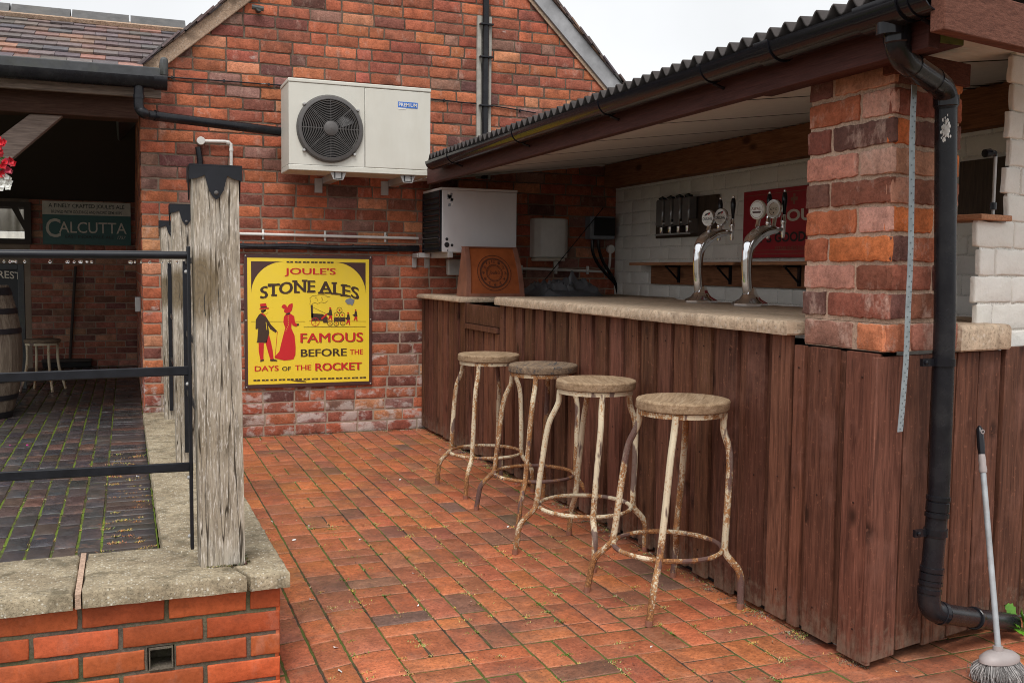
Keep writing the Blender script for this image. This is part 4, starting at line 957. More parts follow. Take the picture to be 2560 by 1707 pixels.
for x in (3.1, 3.42, 3.72):
    mb = MB(); mb.box(x-.008, x+.008, GY-.034, GY-.003, 1.275, 1.345); mb.build('clip', 'white', wc2, bevel=.003)

# ================================================================== YELLOW SIGN
YS = GY-.02
ys_ = thing('enamel_sign', (1.33, YS, .38), "yellow STONE ALES sign with brown border showing a couple and a steam engine", 'sign')
Z5 = lambda x, y: (lambda p: (p.x, p.z))(at(580+x/3.136, 600+y/3.136, 'y', YS))
SX0, SX1, SZ0, SZ1 = .832, 1.82, .376, 1.402
# artwork units: pixel of the picture of the sign -> metres on its own flat rectangle
def art(x, y):
    t = (x-100)/998; yt = 114+6*t; yb2 = 1165-45*t
    return SX0+(SX1-SX0)*t, SZ1-(SZ1-SZ0)*(y-yt)/(yb2-yt)
fr = FX(YS); mb = MB(); mb.box(SX0, SX1, YS, YS+.012, SZ0, SZ1); mb.build('border', 'signbrown', ys_, bevel=.003)
I0, I1 = art(122, 139), art(1075, 1091); I0 = (I0[0], SZ1-.027); I1 = (I1[0], SZ0+.03)
mb = MB(); poly2(mb, [(SX0+.024, SZ0+.03), (SX1-.024, SZ0+.03), (SX1-.024, SZ1-.026), (SX0+.024, SZ1-.026)], fr, .001); mb.build('yellow_face', 'yellow', ys_, smooth=0)
A_ = lambda L: [art(x, y) for x, y in L]
Q = MB(); N1, N2, N3, N4 = .002, .0028, .0036, .0044      # 0 ink, 1 red, 2 brown, 3 yellow, 4 grey
xl, xr, zt = SX0+.052, SX1-.052, SZ1-.053
def corner(sgn):
    c = []; x_e = xl if sgn > 0 else xr
    for i in range(13):
        a = pi/2*i/12*1.0; c.append((x_e+sgn*.245*(1-sin(a)) if 0 else x_e+sgn*(.245-.245*sin(a)*1.0), zt-.245*(1-cos(a))))
    return [(x_e, zt)]+c
poly2(Q, corner(1)[::-1], fr, N1, 2); poly2(Q, corner(-1), fr, N1, 2)
def T(s, x0, x1, y0, y1, m, bold, shadow=None, warp=None):
    u0, v0 = art(x0, y1); u1, v1 = art(x1, y0); 
    if shadow is not None: put_text(Q, s, u0+.0055, u1+.0055, v0-.0055, v1-.0055, fr, N1, shadow, 0, warp)
    if shadow is not None: put_text(Q, s, u0+.0025, u1+.0025, v0-.0025, v1-.0025, fr, N2, 3, 0, warp)
    for i_ in range(3): put_text(Q, s, u0+(i_-1)*bold*.08, u1+(i_-1)*bold*.08, v0, v1, fr, N3+.0002*i_, m, 0, warp)
T("JOULE'S", 408, 803, 216, 282, 1, .03)
uc = art(605, 0)[0]; ha = art(990, 0)[0]-uc
wrp = lambda u, v: (u, v-.055*((u-uc)/ha)**2)
T("STONE", 222, 640, 312, 405, 0, .045, 0, wrp); T("ALES", 676, 988, 312, 405, 0, .045, 0, wrp)
for gx, gy_, w_ in ((325, 318, 48), (325, 400, 22), (500, 400, 22), (560, 314, 22), (484, 314, 20), (607, 400, 30), (690, 405, 26), (744, 400, 26), (793, 400, 24), (793, 318, 22), (870, 400, 28), (870, 322, 26)):
    u, v = art(gx, gy_); u, v = wrp(u, v); k = w_/998*.98
    poly2(Q, [(u-k, v-.007), (u+k, v-.007), (u+k, v+.007), (u-k, v+.007)], fr, N3+.0005, 0)
T("FAMOUS", 527, 1022, 712, 797, 1, .03, 0); T("BEFORE", 530, 890, 838, 908, 0, .03); T("THE", 918, 1022, 843, 885, 1, .015)
T("DAYS", 175, 355, 978, 1026, 1, .02); T("OF", 383, 450, 985, 1019, 0, .015); T("THE", 483, 608, 970, 1014, 1, .02); T("ROCKET", 643, 1012, 944, 1016, 1, .035, 0)
for (xa, ya, xb, yb2, n_) in ((415, 171, 795, 173, 6), (157, 1098, 1055, 1064, 14)):
    for i in range(n_):
        t = (i+.5)/n_; px, py = xa+(xb-xa)*t, ya+(yb2-ya)*t; u, v = art(px, py); hw = (xb-xa)/n_*.4/998*.98
        poly2(Q, [(u-hw, v-.006), (u+hw, v-.006), (u+hw, v+.006), (u-hw, v+.006)], fr, N2, 0); disc2(Q, u, v, .0042, fr, N3, 3, 10)
def PL(pts, m, n=N3): poly2(Q, A_(pts), fr, n, m)
def LN(p, q, w, m=0, n=N2):
    (a, b), (c, d) = art(*p), art(*q); l = sqrt((a-c)**2+(b-d)**2); nx, ny = -(d-b)/l*w, (c-a)/l*w
    poly2(Q, [(a+nx, b+ny), (a-nx, b-ny), (c-nx, d-ny), (c+nx, d+ny)], fr, n, m)
LN((148, 637), (562, 632), .001); LN((552, 676), (1050, 666), .0015); LN((595, 628), (1050, 626), .001)
# gentleman
PL([(214, 541), (285, 536), (284, 527), (270, 525), (263, 492), (216, 499), (223, 530), (213, 533)], 1); PL([(222, 530), (270, 525), (268, 515), (220, 520)], 0, N4)
PL([(223, 546), (262, 541), (262, 552), (240, 570), (226, 562)], 0); PL([(245, 548), (270, 541), (276, 562), (262, 578), (244, 574)], 3)
PL([(210, 580), (225, 572), (245, 578), (264, 600), (300, 660), (345, 706), (335, 722), (292, 692), (276, 662), (286, 720), (265, 802), (190, 800), (200, 700), (182, 692), (186, 620)], 0)
PL([(222, 572), (232, 568), (262, 590), (258, 598)], 1, N4)
PL([(205, 802), (245, 802), (242, 870), (240, 932), (218, 937), (205, 870)], 1); PL([(258, 802), (284, 738), (300, 800), (311, 860), (318, 930), (293, 936), (275, 870)], 1)
PL([(216, 937), (245, 930), (243, 942), (216, 950)], 0, N4); PL([(290, 932), (319, 927), (348, 938), (342, 944), (291, 943)], 0, N4)
LN((200, 690), (192, 790), .002, 3, N4); LN((262, 640), (268, 700), .002, 3, N4); LN((348, 712), (330, 905), .0018, 1)
# lady
PL([(380, 520), (390, 504), (408, 500), (418, 510), (424, 524), (438, 500), (466, 489), (468, 512), (460, 545), (446, 564), (420, 570), (402, 560), (398, 548), (406, 538), (392, 532)], 1)
PL([(418, 570), (442, 562), (448, 576), (414, 584)], 0, N4)
PL([(410, 580), (450, 572), (478, 592), (484, 640), (500, 652), (512, 658), (492, 674), (464, 662), (458, 642), (455, 684), (480, 742), (488, 830), (486, 890), (470, 928), (402, 938), (330, 922), (325, 910), (362, 868), (378, 800), (396, 730), (408, 682), (394, 640), (398, 598)], 1)
for i in range(9): u, v = art(432-(i > 5)*(i-5)*6, 592+14*i); disc2(Q, u, v, .003, fr, N4, 3, 8)
PL([(496, 650), (512, 648), (516, 660), (500, 666)], 0, N4)
# engine, wagon and crew
PL([(612, 568), (700, 572), (724, 586), (740, 600), (740, 640), (706, 640), (700, 622), (612, 626)], 0); PL([(606, 502), (623, 502), (625, 600), (610, 600)], 0); LN((690, 612), (735, 572), .006, 1, N4); LN((622, 520), (740, 575), .0012)
for cx, cy, r in ((642, 634, 33), (758, 644, 21), (808, 644, 21), (860, 640, 21)):
    u, v = art(cx, cy); ring2(Q, u, v, (r-4)/1010, r/1010, fr, N4, 1 if r > 30 else 0, 22)
    for k in range(4): a = pi*k/4; poly2(Q, [(u+r/1010*cos(a)-.0008, v+r/1010*sin(a)), (u+r/1010*cos(a)+.0008, v+r/1010*sin(a)), (u-r/1010*cos(a)+.0008, v-r/1010*sin(a)), (u-r/1010*cos(a)-.0008, v-r/1010*sin(a))], fr, N4, 1)
PL([(788, 600), (880, 597), (880, 626), (790, 630)], 0)
for cx, cy in ((834, 540), (812, 578), (856, 578)):
    u, v = art(cx, cy); ring2(Q, u, v, .0195, .0225, fr, N4, 0, 20)
    for a, b in ((.008, .0025), (.0025, .008)): poly2(Q, [(u-a, v-b), (u+a, v-b), (u+a, v+b), (u-a, v+b)], fr, N4+.0003*(a > b), 1)
for mx, my, s in ((762, 520, 1.0), (905, 556, .95), (965, 533, .9)):
    PL([(mx-8*s, my+16*s), (mx+8*s, my+16*s), (mx+16*s, my+60*s), (mx-8*s, my+66*s), (mx-30*s, my+48*s), (mx-12*s, my+40*s)], 0); PL([(mx-10*s, my), (mx+5*s, my), (mx+6*s, my+13*s), (mx-8*s, my+13*s)], 1)
    PL([(mx-8*s, my+66*s), (mx+12*s, my+62*s), (mx+16*s, my+104*s), (mx+8*s, my+104*s), (mx+2*s, my+80*s), (mx-14*s, my+100*s), (mx-20*s, my+94*s)], 1)
for pts in ([(600, 500), (605, 470), (600, 450), (620, 432), (650, 430), (680, 420), (720, 425), (740, 440), (760, 436)], [(615, 495), (640, 485), (660, 492), (690, 480), (715, 488), (740, 470)], [(640, 445), (655, 450), (660, 470)], [(690, 440), (700, 455), (695, 470)]):
    for p, q in zip(pts[:-1], pts[1:]): LN(p, q, .0011)
PL([(878, 470), (890, 455), (925, 446), (955, 458), (950, 480), (934, 506), (925, 494), (900, 495)], 4, N4+.0005)
PL([(430, 1092), (520, 1094), (560, 1096), (572, 1104), (500, 1102)], 0, N4)
Q.build('artwork', ['ink', 'red', 'signbrown', 'yellow', 'grey'], ys_, smooth=0)
mb = MB()
for x, z in ((SX0+.012, SZ0+.012), (SX1-.012, SZ0+.012), (SX0+.012, SZ1-.012), (SX1-.012, SZ1-.012), (SX0+.012, .9), (SX1-.012, .9)): mb.lathe([(.006, 0), (.006, .003), (.002, .005)], (x, YS-.0005, z), (0, -1, 0), 8)
mb.build('screws', 'steel', ys_)

# ================================================================== BAR
SK = .2                                                   # the bar end runs off square
ey = lambda x: 2.48+SK*(x-BX)                             # end face line
bar = thing('bar_counter', (BX, 5., 0), 'long outdoor bar clad in dark brown boards with pale concrete counter tops', 'bar')
rv = random.Random(6)
def boards(mb, y0, y1, z0, z1, w, g, x=BX, th=.018):
    y = y0
    while y < y1-.02:
        ww = min(w*rv.uniform(.82, 1.15), y1-y); c = rv.uniform(.68, 1.25)
        mb.box(x+rv.uniform(-.002, .002), x+th, y, y+ww, z0+rv.uniform(-.008, .012), z1, 0, (c, c*rv.uniform(.93, 1.05), c*rv.uniform(.9, 1.05)))
        for zn in (z0+.09+rv.uniform(0, .02), z0+.5+rv.uniform(0, .03), z1-.08): mb.lathe([(.0042, 0), (.0042, .0015), (.001, .002)], (x-.0022, y+ww*rv.uniform(.35, .65), zn), (-1, 0, 0), 6, 0, (.25, .25, .3))
        y += ww+g*rv.uniform(.6, 1.4)
mb = MB(); boards(mb, 2.484, 2.9, .022, 1.045, .13, .04); boards(mb, 2.925, 5.9, .022, 1.076, .115, .05)
b_ = 2.5
while b_ < 5.9: mb.box(BX+.0185, BX+.04, b_, b_+.149, .03, 1.076 if b_ > 2.9 else 1.04, 0, (rv.uniform(.7, 1.05),)*3); b_ += .15
mb.build('front_cladding', 'clad', bar, bevel=.003)
mb = MB(); boards(mb, 6.6, GY-.02, .022, 1.068, .1, .03)
b_ = 6.6
while b_ < GY-.05: mb.box(BX+.0185, BX+.04, b_, min(b_+.119, GY-.01), .03, 1.068, 0, (rv.uniform(.65, .95),)*3); b_ += .12
mb.build('far_cladding', 'clad', bar, bevel=.003)
mb = MB(); boards(mb, 5.93, 6.585, .03, .885, .075, .03, BX+.006, .02); mb.box(BX+.027, BX+.045, 5.905, 6.59, .02, 1.06, 0, (.7, .7, .7)); mb.box(BX-.012, BX+.026, 5.93, 6.58, .89, .925, 0, (.9, .9, .9)); mb.box(BX+.008, BX+.026, 5.91, 6.585, .93, 1.062, 0, (.75, .75, .75))
mb.build('gate', 'clad', bar, bevel=.003)
mb = MB(); mb.box(BX+.05, BX+.3, 5.95, GY-.02, -.05, 1.04); mb.box(BX+.05, BX+.3, 2.72, 5.9, -.05, 1.04); mb.build('core', 'void', bar, smooth=0)
# end cladding along the skew line, x from BX to 3.9
ux = Vector((1, SK, 0)).normalized(); un = Vector((ux.y, -ux.x, 0))
def eboards(mb, s0, s1, z0, z1, w, g, off=0., th=.022):
    s = s0
    while s < s1-.02:
        ww = min(w*rv.uniform(.85, 1.12), s1-s); c = rv.uniform(.7, 1.2)
        o = Vector((BX, 2.48, z0+rv.uniform(-.006, .012)))+ux*s+un*off
        mb.obox(o, ux*ww, -un*th, (0, 0, z1-o.z), 0, (c, c*rv.uniform(.93, 1.05), c*rv.uniform(.9, 1.05))); s += ww+g*rv.uniform(.6, 1.4)
mb = MB(); eboards(mb, .0, .70, .03, 1.035, .14, .012); mb.build('end_cladding', 'clad', bar, bevel=.003)
mb = MB(); eboards(mb, .705, 1.9, .03, 1.045, .15, .006, .012); mb.build('end_cladding', 'clad', bar, bevel=.003)
def slab(name, poly, z0, z1, m='counter'):
    mb = MB(); P = []; r2 = random.Random(int(z1*1000)+len(poly))
    for i in range(len(poly)):
        a, b = poly[i], poly[(i+1) % len(poly)]; n = max(1, int(sqrt((a[0]-b[0])**2+(a[1]-b[1])**2)/.07))
        for j in range(n): P.append((a[0]+(b[0]-a[0])*j/n+r2.uniform(-.002, .002), a[1]+(b[1]-a[1])*j/n+r2.uniform(-.002, .002)))
    k = len(P); cx = sum(p[0] for p in P)/k; cy = sum(p[1] for p in P)/k; R = []
    for z, ins in ((z0, .004), (z0+.006, 0), (z1-.018, 0), (z1-.006, .005), (z1, .016)):
        for x, y in P:
            l = sqrt((x-cx)**2+(y-cy)**2); s = 1-ins/l*1.2; R.append((cx+(x-cx)*s, cy+(y-cy)*s, z+r2.uniform(-.001, .001)))
    mb.add(R, [(r*k+i, r*k+(i+1) % k, (r+1)*k+(i+1) % k, (r+1)*k+i) for r in range(4) for i in range(k)]+[tuple(range(k))[::-1], tuple(4*k+i for i in range(k))])
    return mb.build(name, m, bar, smooth=35)
slab('counter_top', [(2.2, 2.9), (3.22, 2.9), (3.22, 5.93), (2.23, 5.93), (2.2, 5.9)], 1.079, 1.13)
slab('counter_top', [(2.19, 6.6), (3.97, 6.6), (3.97, GY-.012), (2.19, GY-.012)], 1.07, 1.104)
# sill at the bar end between pillar and pier
E_ = lambda s, off=0.: (BX+ux.x*s+un.x*off, 2.48+ux.y*s+un.y*off)
slab('end_sill', [E_(.40, .03), E_(.70, .03), E_(.70, -.28), E_(.40, -.28)], 1.04, 1.13)

bs = thing('bar_shelter', (BX, 5., 0), 'brick pillared lean-to bar shelter with dark corrugated roof and black gutter', 'bar shelter')
# brick pillar: front face (facing -X) and end face (skew)
pxf = 2.268
mb = MB(); rngp = random.Random(12); Hc = .0935; z = 1.148; r = 0
f_front = lambda u, v, n: (pxf-n, u, v)                    # u = y decreasing to the right
f_end = lambda u, v, n: (pxf+ux.x*u+un.x*n, 2.487+ux.y*u+un.y*n, v)
KW = dict(bev=.003, dep=.02, jit=.0032, prow=.0025, seg=.02, hp=None)
while z < 1.93:
    z1 = min(z+Hc, 1.975); J = .009
    split = 2.78 if r % 2 == 0 else 2.64
    for a, b in ((2.487, split-J), (split+J, 2.905)):
        f2 = lambda u, v, n: (pxf-n, 2.487+2.905-u, v)
        one_brick(mb, 5.392-b, 5.392-a, z+J, z1-J*.6, f2, pick(PAL_PIL, rngp), rngp, **KW)
    sp = .12 if r % 2 == 0 else .24
    for a, b in ((.004, sp-J), (sp+J, .365)): one_brick(mb, a, b, z+J, z1-J*.6, f_end, pick(PAL_PIL, rngp), rngp, **KW)
    z += Hc; r += 1
# projecting bottom course
for (a, b), pc_ in zip(((2.478, 2.60), (2.625, 2.865)), ((.55, .2, .1), (.3, .15, .11))):
    one_brick(mb, 5.392-b, 5.392-a, 1.052, 1.138, lambda u, v, n: (pxf-.02-n, 2.487+2.905-u, v), pc_, rngp, **KW)
for (a, b), pc_ in zip(((.0, .12), (.135, .38)), ((.42, .15, .08), (.34, .14, .1))): one_brick(mb, a, b, 1.052, 1.138, lambda u, v, n: f_end(u-.01, v, n+.016), pc_, rngp, **KW)
mb.build('pillar', 'brick_pillar', bs, smooth=45, flat_tris=True)
mb = MB(); q = [f_end(.008, 0, -.0085), f_end(.36, 0, -.0085), f_end(.36, 0, -.3)]
P4 = [(pxf+.0085, q[0][1]), (q[1][0], q[1][1]), (q[1][0]-.02, 2.9), (pxf+.0085, 2.9)]
mb.prism(P4, lambda u, v, n: (u, v, n), 1.142, 1.98)
mb.prism([(pxf-.012, 2.482), (q[1][0]+.014, q[1][1]-.014), (q[1][0]-.02, 2.87), (pxf-.012, 2.87)], lambda u, v, n: (u, v, n), 1.05, 1.1405)
mb.build('pillar_mortar', 'mortar_pillar', bs, smooth=0)
# fascia, plate, ceiling, beams
rz = lambda x: 2.106+.07*(x-2.03)                        # roof sheet mid height
mb = MB(); mb.box(2.115, 2.158, 2.195, 7.15, 1.938, 2.06, 0, (1, 1, 1)); mb.build('fascia', 'fascia_y', bs, bevel=.003)
mb = MB(); mb.box(2.16, 2.25, 2.2, 3.1, 1.955, 2.03, 0, (.8, .7, .7)); mb.build('wall_plate', 'fascia_y', bs, bevel=.003)
mb = MB(); mb.box(2.162, 2.248, 2.197, 2.1995, 1.957, 2.028); mb.build('mossy_end', 'mossy', bs, smooth=0)
mb = MB(); mb.obox((2.259, 2.474, 1.93), Vector((1, SK, 0))*.39, -un*.05, (0, 0, .075), 0, (.75, .6, .55)); mb.build('end_lintel', 'fascia_x', bs, bevel=.003)
mb = MB()
y = 2.13; j = 0; k = .028
while y < GY-.02:
    zz = lambda x: 2.0+.125*(x-2.16)
    o = .0
    gap = (j % 27) == 26
    cl_ = lambda x, yy: max(yy, 2.13+SK*(x-2.05))
    mb.add([(p_[0], cl_(p_[0], p_[1]), p_[2]) for p_ in [(2.1585, y, zz(2.16)), (2.1585, y+k*.42, zz(2.16)), (2.1585, y+k*.5, zz(2.16)+.006), (2.1585, y+k*.92, zz(2.16)+.006), (2.1585, y+k, zz(2.16)),
            (4.0, y, zz(4.0)), (4.0, y+k*.42, zz(4.0)), (4.0, y+k*.5, zz(4.0)+.006), (4.0, y+k*.92, zz(4.0)+.006), (4.0, y+k, zz(4.0))]],
           [(i, 5+i, 6+i, 1+i) for i in range(4)], 1 if gap else 0)
    y += k; j += 1
mb.build('ceiling', ['ceil', 'void'], bs, smooth=0)
mb = MB(); mb.box(3.87, 3.985, 4.87, GY-.01, 2.02, 2.222, 0, (1, 1, 1)); mb.build('beam', 'beam_y', bs, bevel=.005)
mb = MB(); mb.box(3.9, 3.985, 2.9, 4.84, 2.02, 2.222, 0, (.8, .75, .7)); mb.build('beam', 'beam_y', bs, bevel=.005)
mb = MB(); mb.box(3.875, 3.9, 4.845, 4.866, 2.01, 2.226); mb.build('beam_hanger', 'black', bs, smooth=0)
# corrugated roof
mb = MB(); pt = .0795; NS = 10; ny = int((GY-.01-2.1)/pt*NS); vs = []
xs = [2.028, 2.2, 3.2, 4.25]
for i in range(ny+1):
    y = 2.1+i*pt/NS
    for x in xs: vs.append((x, max(y, 2.1+SK*(x-2.05)), rz(x)+.0185*cos(2*pi*i/NS)))
nx = len(xs)
mb.add(vs, [(i*nx+j, i*nx+j+1, (i+1)*nx+j+1, (i+1)*nx+j) for i in range(ny) for j in range(nx-1) if j > 0 or 2.1+i*pt/NS < 6.83])
o = mb.build('corrugated_roof', 'corr', bs, smooth=50); sm = o.modifiers.new('thickness', 'SOLIDIFY'); sm.thickness = .007; sm.offset = -1
mb = MB(); mb.box(2.06, 2.165, 2.12, 6.83, 2.062, 2.079) ; mb.build('eaves_filler', 'void', bs, smooth=0)
# gutter along the eaves
gx, gzz, gr_ = 2.056, 2.068, .058
mb = MB(); P = [(gx+gr_*cos(a), gzz+gr_*sin(a)) for a in [pi+pi*i/14 for i in range(15)]]+[(gx+(gr_-.004)*cos(a), gzz+(gr_-.004)*sin(a)) for a in [2*pi-pi*i/14 for i in range(15)]]
mb.prism(P, lambda u, v, n: (u, -n, v), -6.8, -2.1)
mb.prism([(gx+gr_*cos(2*pi*i/20), gzz+gr_*min(.0, sin(2*pi*i/20))) for i in range(11, 20)]+[(gx+gr_, gzz), (gx-gr_, gzz)], lambda u, v, n: (u, n, v), 6.801, 6.808)
gut = mb.build('gutter', 'black', bs, smooth=40)
def gring(y, w, g=.004):
    mb = MB(); R1, R0 = gr_+g, gr_+.0008
    P = [(gx+R1*cos(a), gzz+R1*sin(a)) for a in [pi*.97+pi*1.06*i/14 for i in range(15)]]+[(gx+R0*cos(a), gzz+R0*sin(a)) for a in [2.03*pi-pi*1.06*i/14 for i in range(15)]]
    mb.prism(P, lambda u, v, n: (u, n, v), y, y+w); return mb
for y in (6.3, 5.12, 4.05, 3.2, 2.16):
    mb = gring(y, .022); mb.tube([(gx+.01, y+.011, gzz-gr_-.003), (2.114, y+.011, gzz-.075)], .006, 6); mb.build('gutter_bracket', 'black', gut)
for y in (2.78,):
    mb = gring(y, .08, .006); mb.build('gutter_union', 'black', gut)
mb = gring(2.2, .17, .007); mb.lathe([(.042, 0), (.04, -.035)], (gx+.0, 2.28, gzz-gr_+.01), n=18); mb.build('gutter_outlet', 'black', gut)
# bargeboard at the bar end
mb = MB(); o = Vector((2.048, 2.07, 1.955)); dx = Vector((1, SK, .0)); mb.obox(o, dx*1.6, -un*.045, (0, 0, .125)); mb.build('bargeboard', 'fascia_x', bs, bevel=.004)
# white painted back wall and end pier
mb = MB(); fw = lambda u, v, n: (3.985-n, -u, v)
brick_field(mb, fw, -(GY-.004), -2.7, .0, 2.06, .31, .1, .005, PAL_WHITE, 41, bev=.006, jit=.002, prow=.002, dep=.012, seg=.05)
mb.build('back_wall', 'whitewall', bs, smooth=45, flat_tris=True)
mb = MB(); mb.box(3.989, 4.2, 2.6, GY-.006, -.2, 2.2); mb.build('back_wall_mortar', 'whitemortar', bs, smooth=0)
mb = MB(); fe = lambda u, v, n: (BX+ux.x*u+un.x*(n-.055), 2.48+ux.y*u+un.y*(n-.055), v)
rngw = random.Random(23); z = 1.0; r = 0
while z < 2.1:
    lo = z < 1.48
    u = (.612 if lo else .775)+(.012 if r % 2 else -.008); first = True
    while u < 2.0:
        ln = (.1 if (r % 2) == (1 if lo else 0) else .235) if first else .235
        one_brick(mb, u+.003, u+ln-.003, z+.003, z+.0965, fe, pick(PAL_WHITE, rngw), rngw, bev=.006, dep=.02, jit=.003, prow=.003, seg=.03); u += ln; first = False
    z += .0995; r += 1
mb.build('end_pier', 'whitewall', bs, smooth=45, flat_tris=True)
mb = MB(); fq = lambda u, v, n: (BX+ux.x*u-un.x*n, 2.48+ux.y*u-un.y*n, v)
PQ = [(.63, 1.0), (2.0, 1.0), (2.0, 2.08), (.79, 2.08), (.79, 1.49), (.63, 1.49)]; vsq = [fq(u, v, .062) for u, v in PQ]+[fq(min(2.0, u+.3), v, .2) for u, v in PQ]
mb.add(vsq, [(0, 1, 2, 3, 4, 5), (11, 10, 9, 8, 7, 6)]+[(i, 6+i, 6+(i+1) % 6, (i+1) % 6) for i in range(6)]); mb.build('end_pier_mortar', 'whitemortar', bs, smooth=0)
mb = MB(); a = fq(.585, 0, .03); mb.obox((a[0], a[1], 1.497), ux*.19, -un*.2, (0, 0, .02), 0, (1.6, 1.8, 2.)); mb.build('ledge', 'beam_y', bs, bevel=.003)
mb = MB(); mb.box(2.3, 4.2, 2.7, GY-.01, -.1, .03); mb.build('bar_floor', 'conc', bs, smooth=0)

# downpipe at the pillar
dn = thing('downpipe', (2.53, 2.45, 0), 'black plastic downpipe beside the brick pillar, turning along the ground at its foot', 'downpipe')
def OFF(s, z, o=.042): return Vector((BX+ux.x*s+un.x*o, 2.48+ux.y*s+un.y*o, z))
path = [Vector((gx, 2.5, gzz-gr_)), Vector((gx+.0, 2.49, 1.975)), OFF(.0, 1.945, .05)+Vector((-.13, .0, 0))]
S = lambda px, py: at(px, py, 'y', 2.44)
k1, k2, k3 = S(2243, 118), S(2262, 150), S(2345, 205)
SY2 = lambda px, py, y: at(px, py, 'y', y)
P1 = [SY2(2243, 62, 2.28), SY2(2243, 100, 2.28), SY2(2246, 122, 2.285), SY2(2259, 148, 2.3), SY2(2287, 170, 2.335), SY2(2325, 195, 2.385), SY2(2352, 215, 2.42), SY2(2364, 240, 2.435), S(2365, 270)]
vert = [S(2365, 270), S(2364, 500), S(2362, 800), S(2352, 1100), S(2347, 1234), S(2338, 1330), S(2330, 1420), S(2322, 1485)]
mb = MB(); mb.tube(bez(P1, 6), .0355, 18); mb.build('offset_bend', 'pipe', dn)
mb = MB(); mb.tube(vert, .034, 18); mb.build('pipe', 'pipe', dn)
ho = [S(2322, 1480), S(2324, 1510), S(2336, 1526), S(2358, 1533)]
hz_ = [S(2358, 1533), at(2440, 1545, 'y', 2.5), at(2530, 1556, 'y', 2.56)]
mb = MB(); mb.tube(bez(ho, 5), .0365, 18); mb.build('shoe_bend', 'pipe', dn)
mb = MB(); mb.tube(hz_, .034, 18); mb.build('pipe', 'pipe', dn)
def coll(p, q, r=.0395):
    mb = MB(); p, q = Vector(p), Vector(q); mb.tube([p, p+(q-p)*.08, q-(q-p)*.08, q], [r-.003, r, r, r-.003], 18); mb.build('coupling', 'black', dn)
coll(S(2365, 240), S(2365, 268)); coll(SY2(2243, 66, 2.28), SY2(2243, 110, 2.28), .0385); VX = [(2365, 270), (2364, 500), (2362, 800), (2352, 1100), (2347, 1234), (2338, 1330), (2330, 1420), (2322, 1485)]
def onp(py):
    for (xa, ya), (xb, yb) in zip(VX[:-1], VX[1:]):
        if ya <= py <= yb: return S(xa+(xb-xa)*(py-ya)/(yb-ya), py)
for ya, yb, r_ in ((1238, 1250, .0385), (1252, 1278, .0375), (1280, 1292, .0385), (1322, 1336, .038), (1415, 1427, .0385), (1429, 1448, .0375), (1450, 1460, .0385), (1468, 1480, .0385)): coll(onp(ya), onp(yb), r_)
coll(S(2348, 1531), S(2358, 1533)); coll(at(2432, 1544, 'y', 2.49), at(2440, 1545, 'y', 2.5)); coll(SY2(2276, 162, 2.32), SY2(2288, 171, 2.337), .0375); coll(SY2(2331, 199, 2.392), SY2(2341, 207, 2.405), .0375)
for px, py in ((2358, 905), (2339, 1329)):
    p = S(px, py); mb = MB(); mb.tube([p+Vector((0, 0, -.012)), p+Vector((0, 0, .012))], .0385, 18); mb.box(p.x-.085, p.x-.035, p.y+.0, p.y+.012, p.z-.012, p.z+.012); mb.lathe([(.007, 0), (.007, .004), (.002, .006)], (p.x-.072, p.y-.001, p.z), (0, -1, 0), 10); mb.build('pipe_clip', 'black', dn)
mb = MB(); rv2 = random.Random(8)
p = at(2371, 318, 'y', 2.406); pcx = S(2365, 325)
for k in range(95):
    u = p.x+rv2.gauss(0, .005)-.0; v = p.z+rv2.gauss(0, .015)-(.03*rv2.random() if k > 75 else 0); s = rv2.uniform(.0022, .0048)
    dx_ = (u-pcx.x)/.036; dx_ = max(-.9, min(.9, dx_)); yy = pcx.y-.0348*sqrt(1-dx_*dx_)-.0006-k*.00001
    mb.add([(u+s*cos(a)*rv2.uniform(.6, 1.2), yy, v+1.6*s*sin(a)) for a in [2*pi*i/7 for i in range(7)]], [tuple(range(7))], 0)
mb.build('bird_dropping', 'white', dn, smooth=0)
# perforated steel strap
st = [S(2291, 212), S(2286, 330), S(2284, 500), S(2281, 650), S(2275, 780), S(2270, 900), S(2262, 1000), S(2255, 1080)]
mb = MB()
pts = [Vector((p.x, 2.446, p.z)) for p in bez(st, 5)]
for a, b in zip(pts[:-1], pts[1:]):
    mb.add([a+Vector((-.012, 0, 0)), a+Vector((.012, .003, 0)), b+Vector((.012, .003, 0)), b+Vector((-.012, 0, 0))], [(3, 2, 1, 0)])
mt = thing('metal_strap', (2.38, 2.46, .78), 'long perforated galvanised strap hanging down the brick pillar beside the downpipe', 'metal strap')
o = mb.build('strap', 'galv', mt, smooth=0); sm = o.modifiers.new('thickness', 'SOLIDIFY'); sm.thickness = .002
mb = MB(); k = 0
for i in range(1, len(pts)-1):
    for t in (0, .5):
        p = pts[i]*(1-t)+pts[i+1]*t; k += 1; mb.lathe([(.001, .0), (.0024, .0)], p+Vector((.005 if k % 2 else -.004, -.0012, 0)), (0, -1, 0), 8, cap=False)
mb.build('holes', 'black_ink', mt)

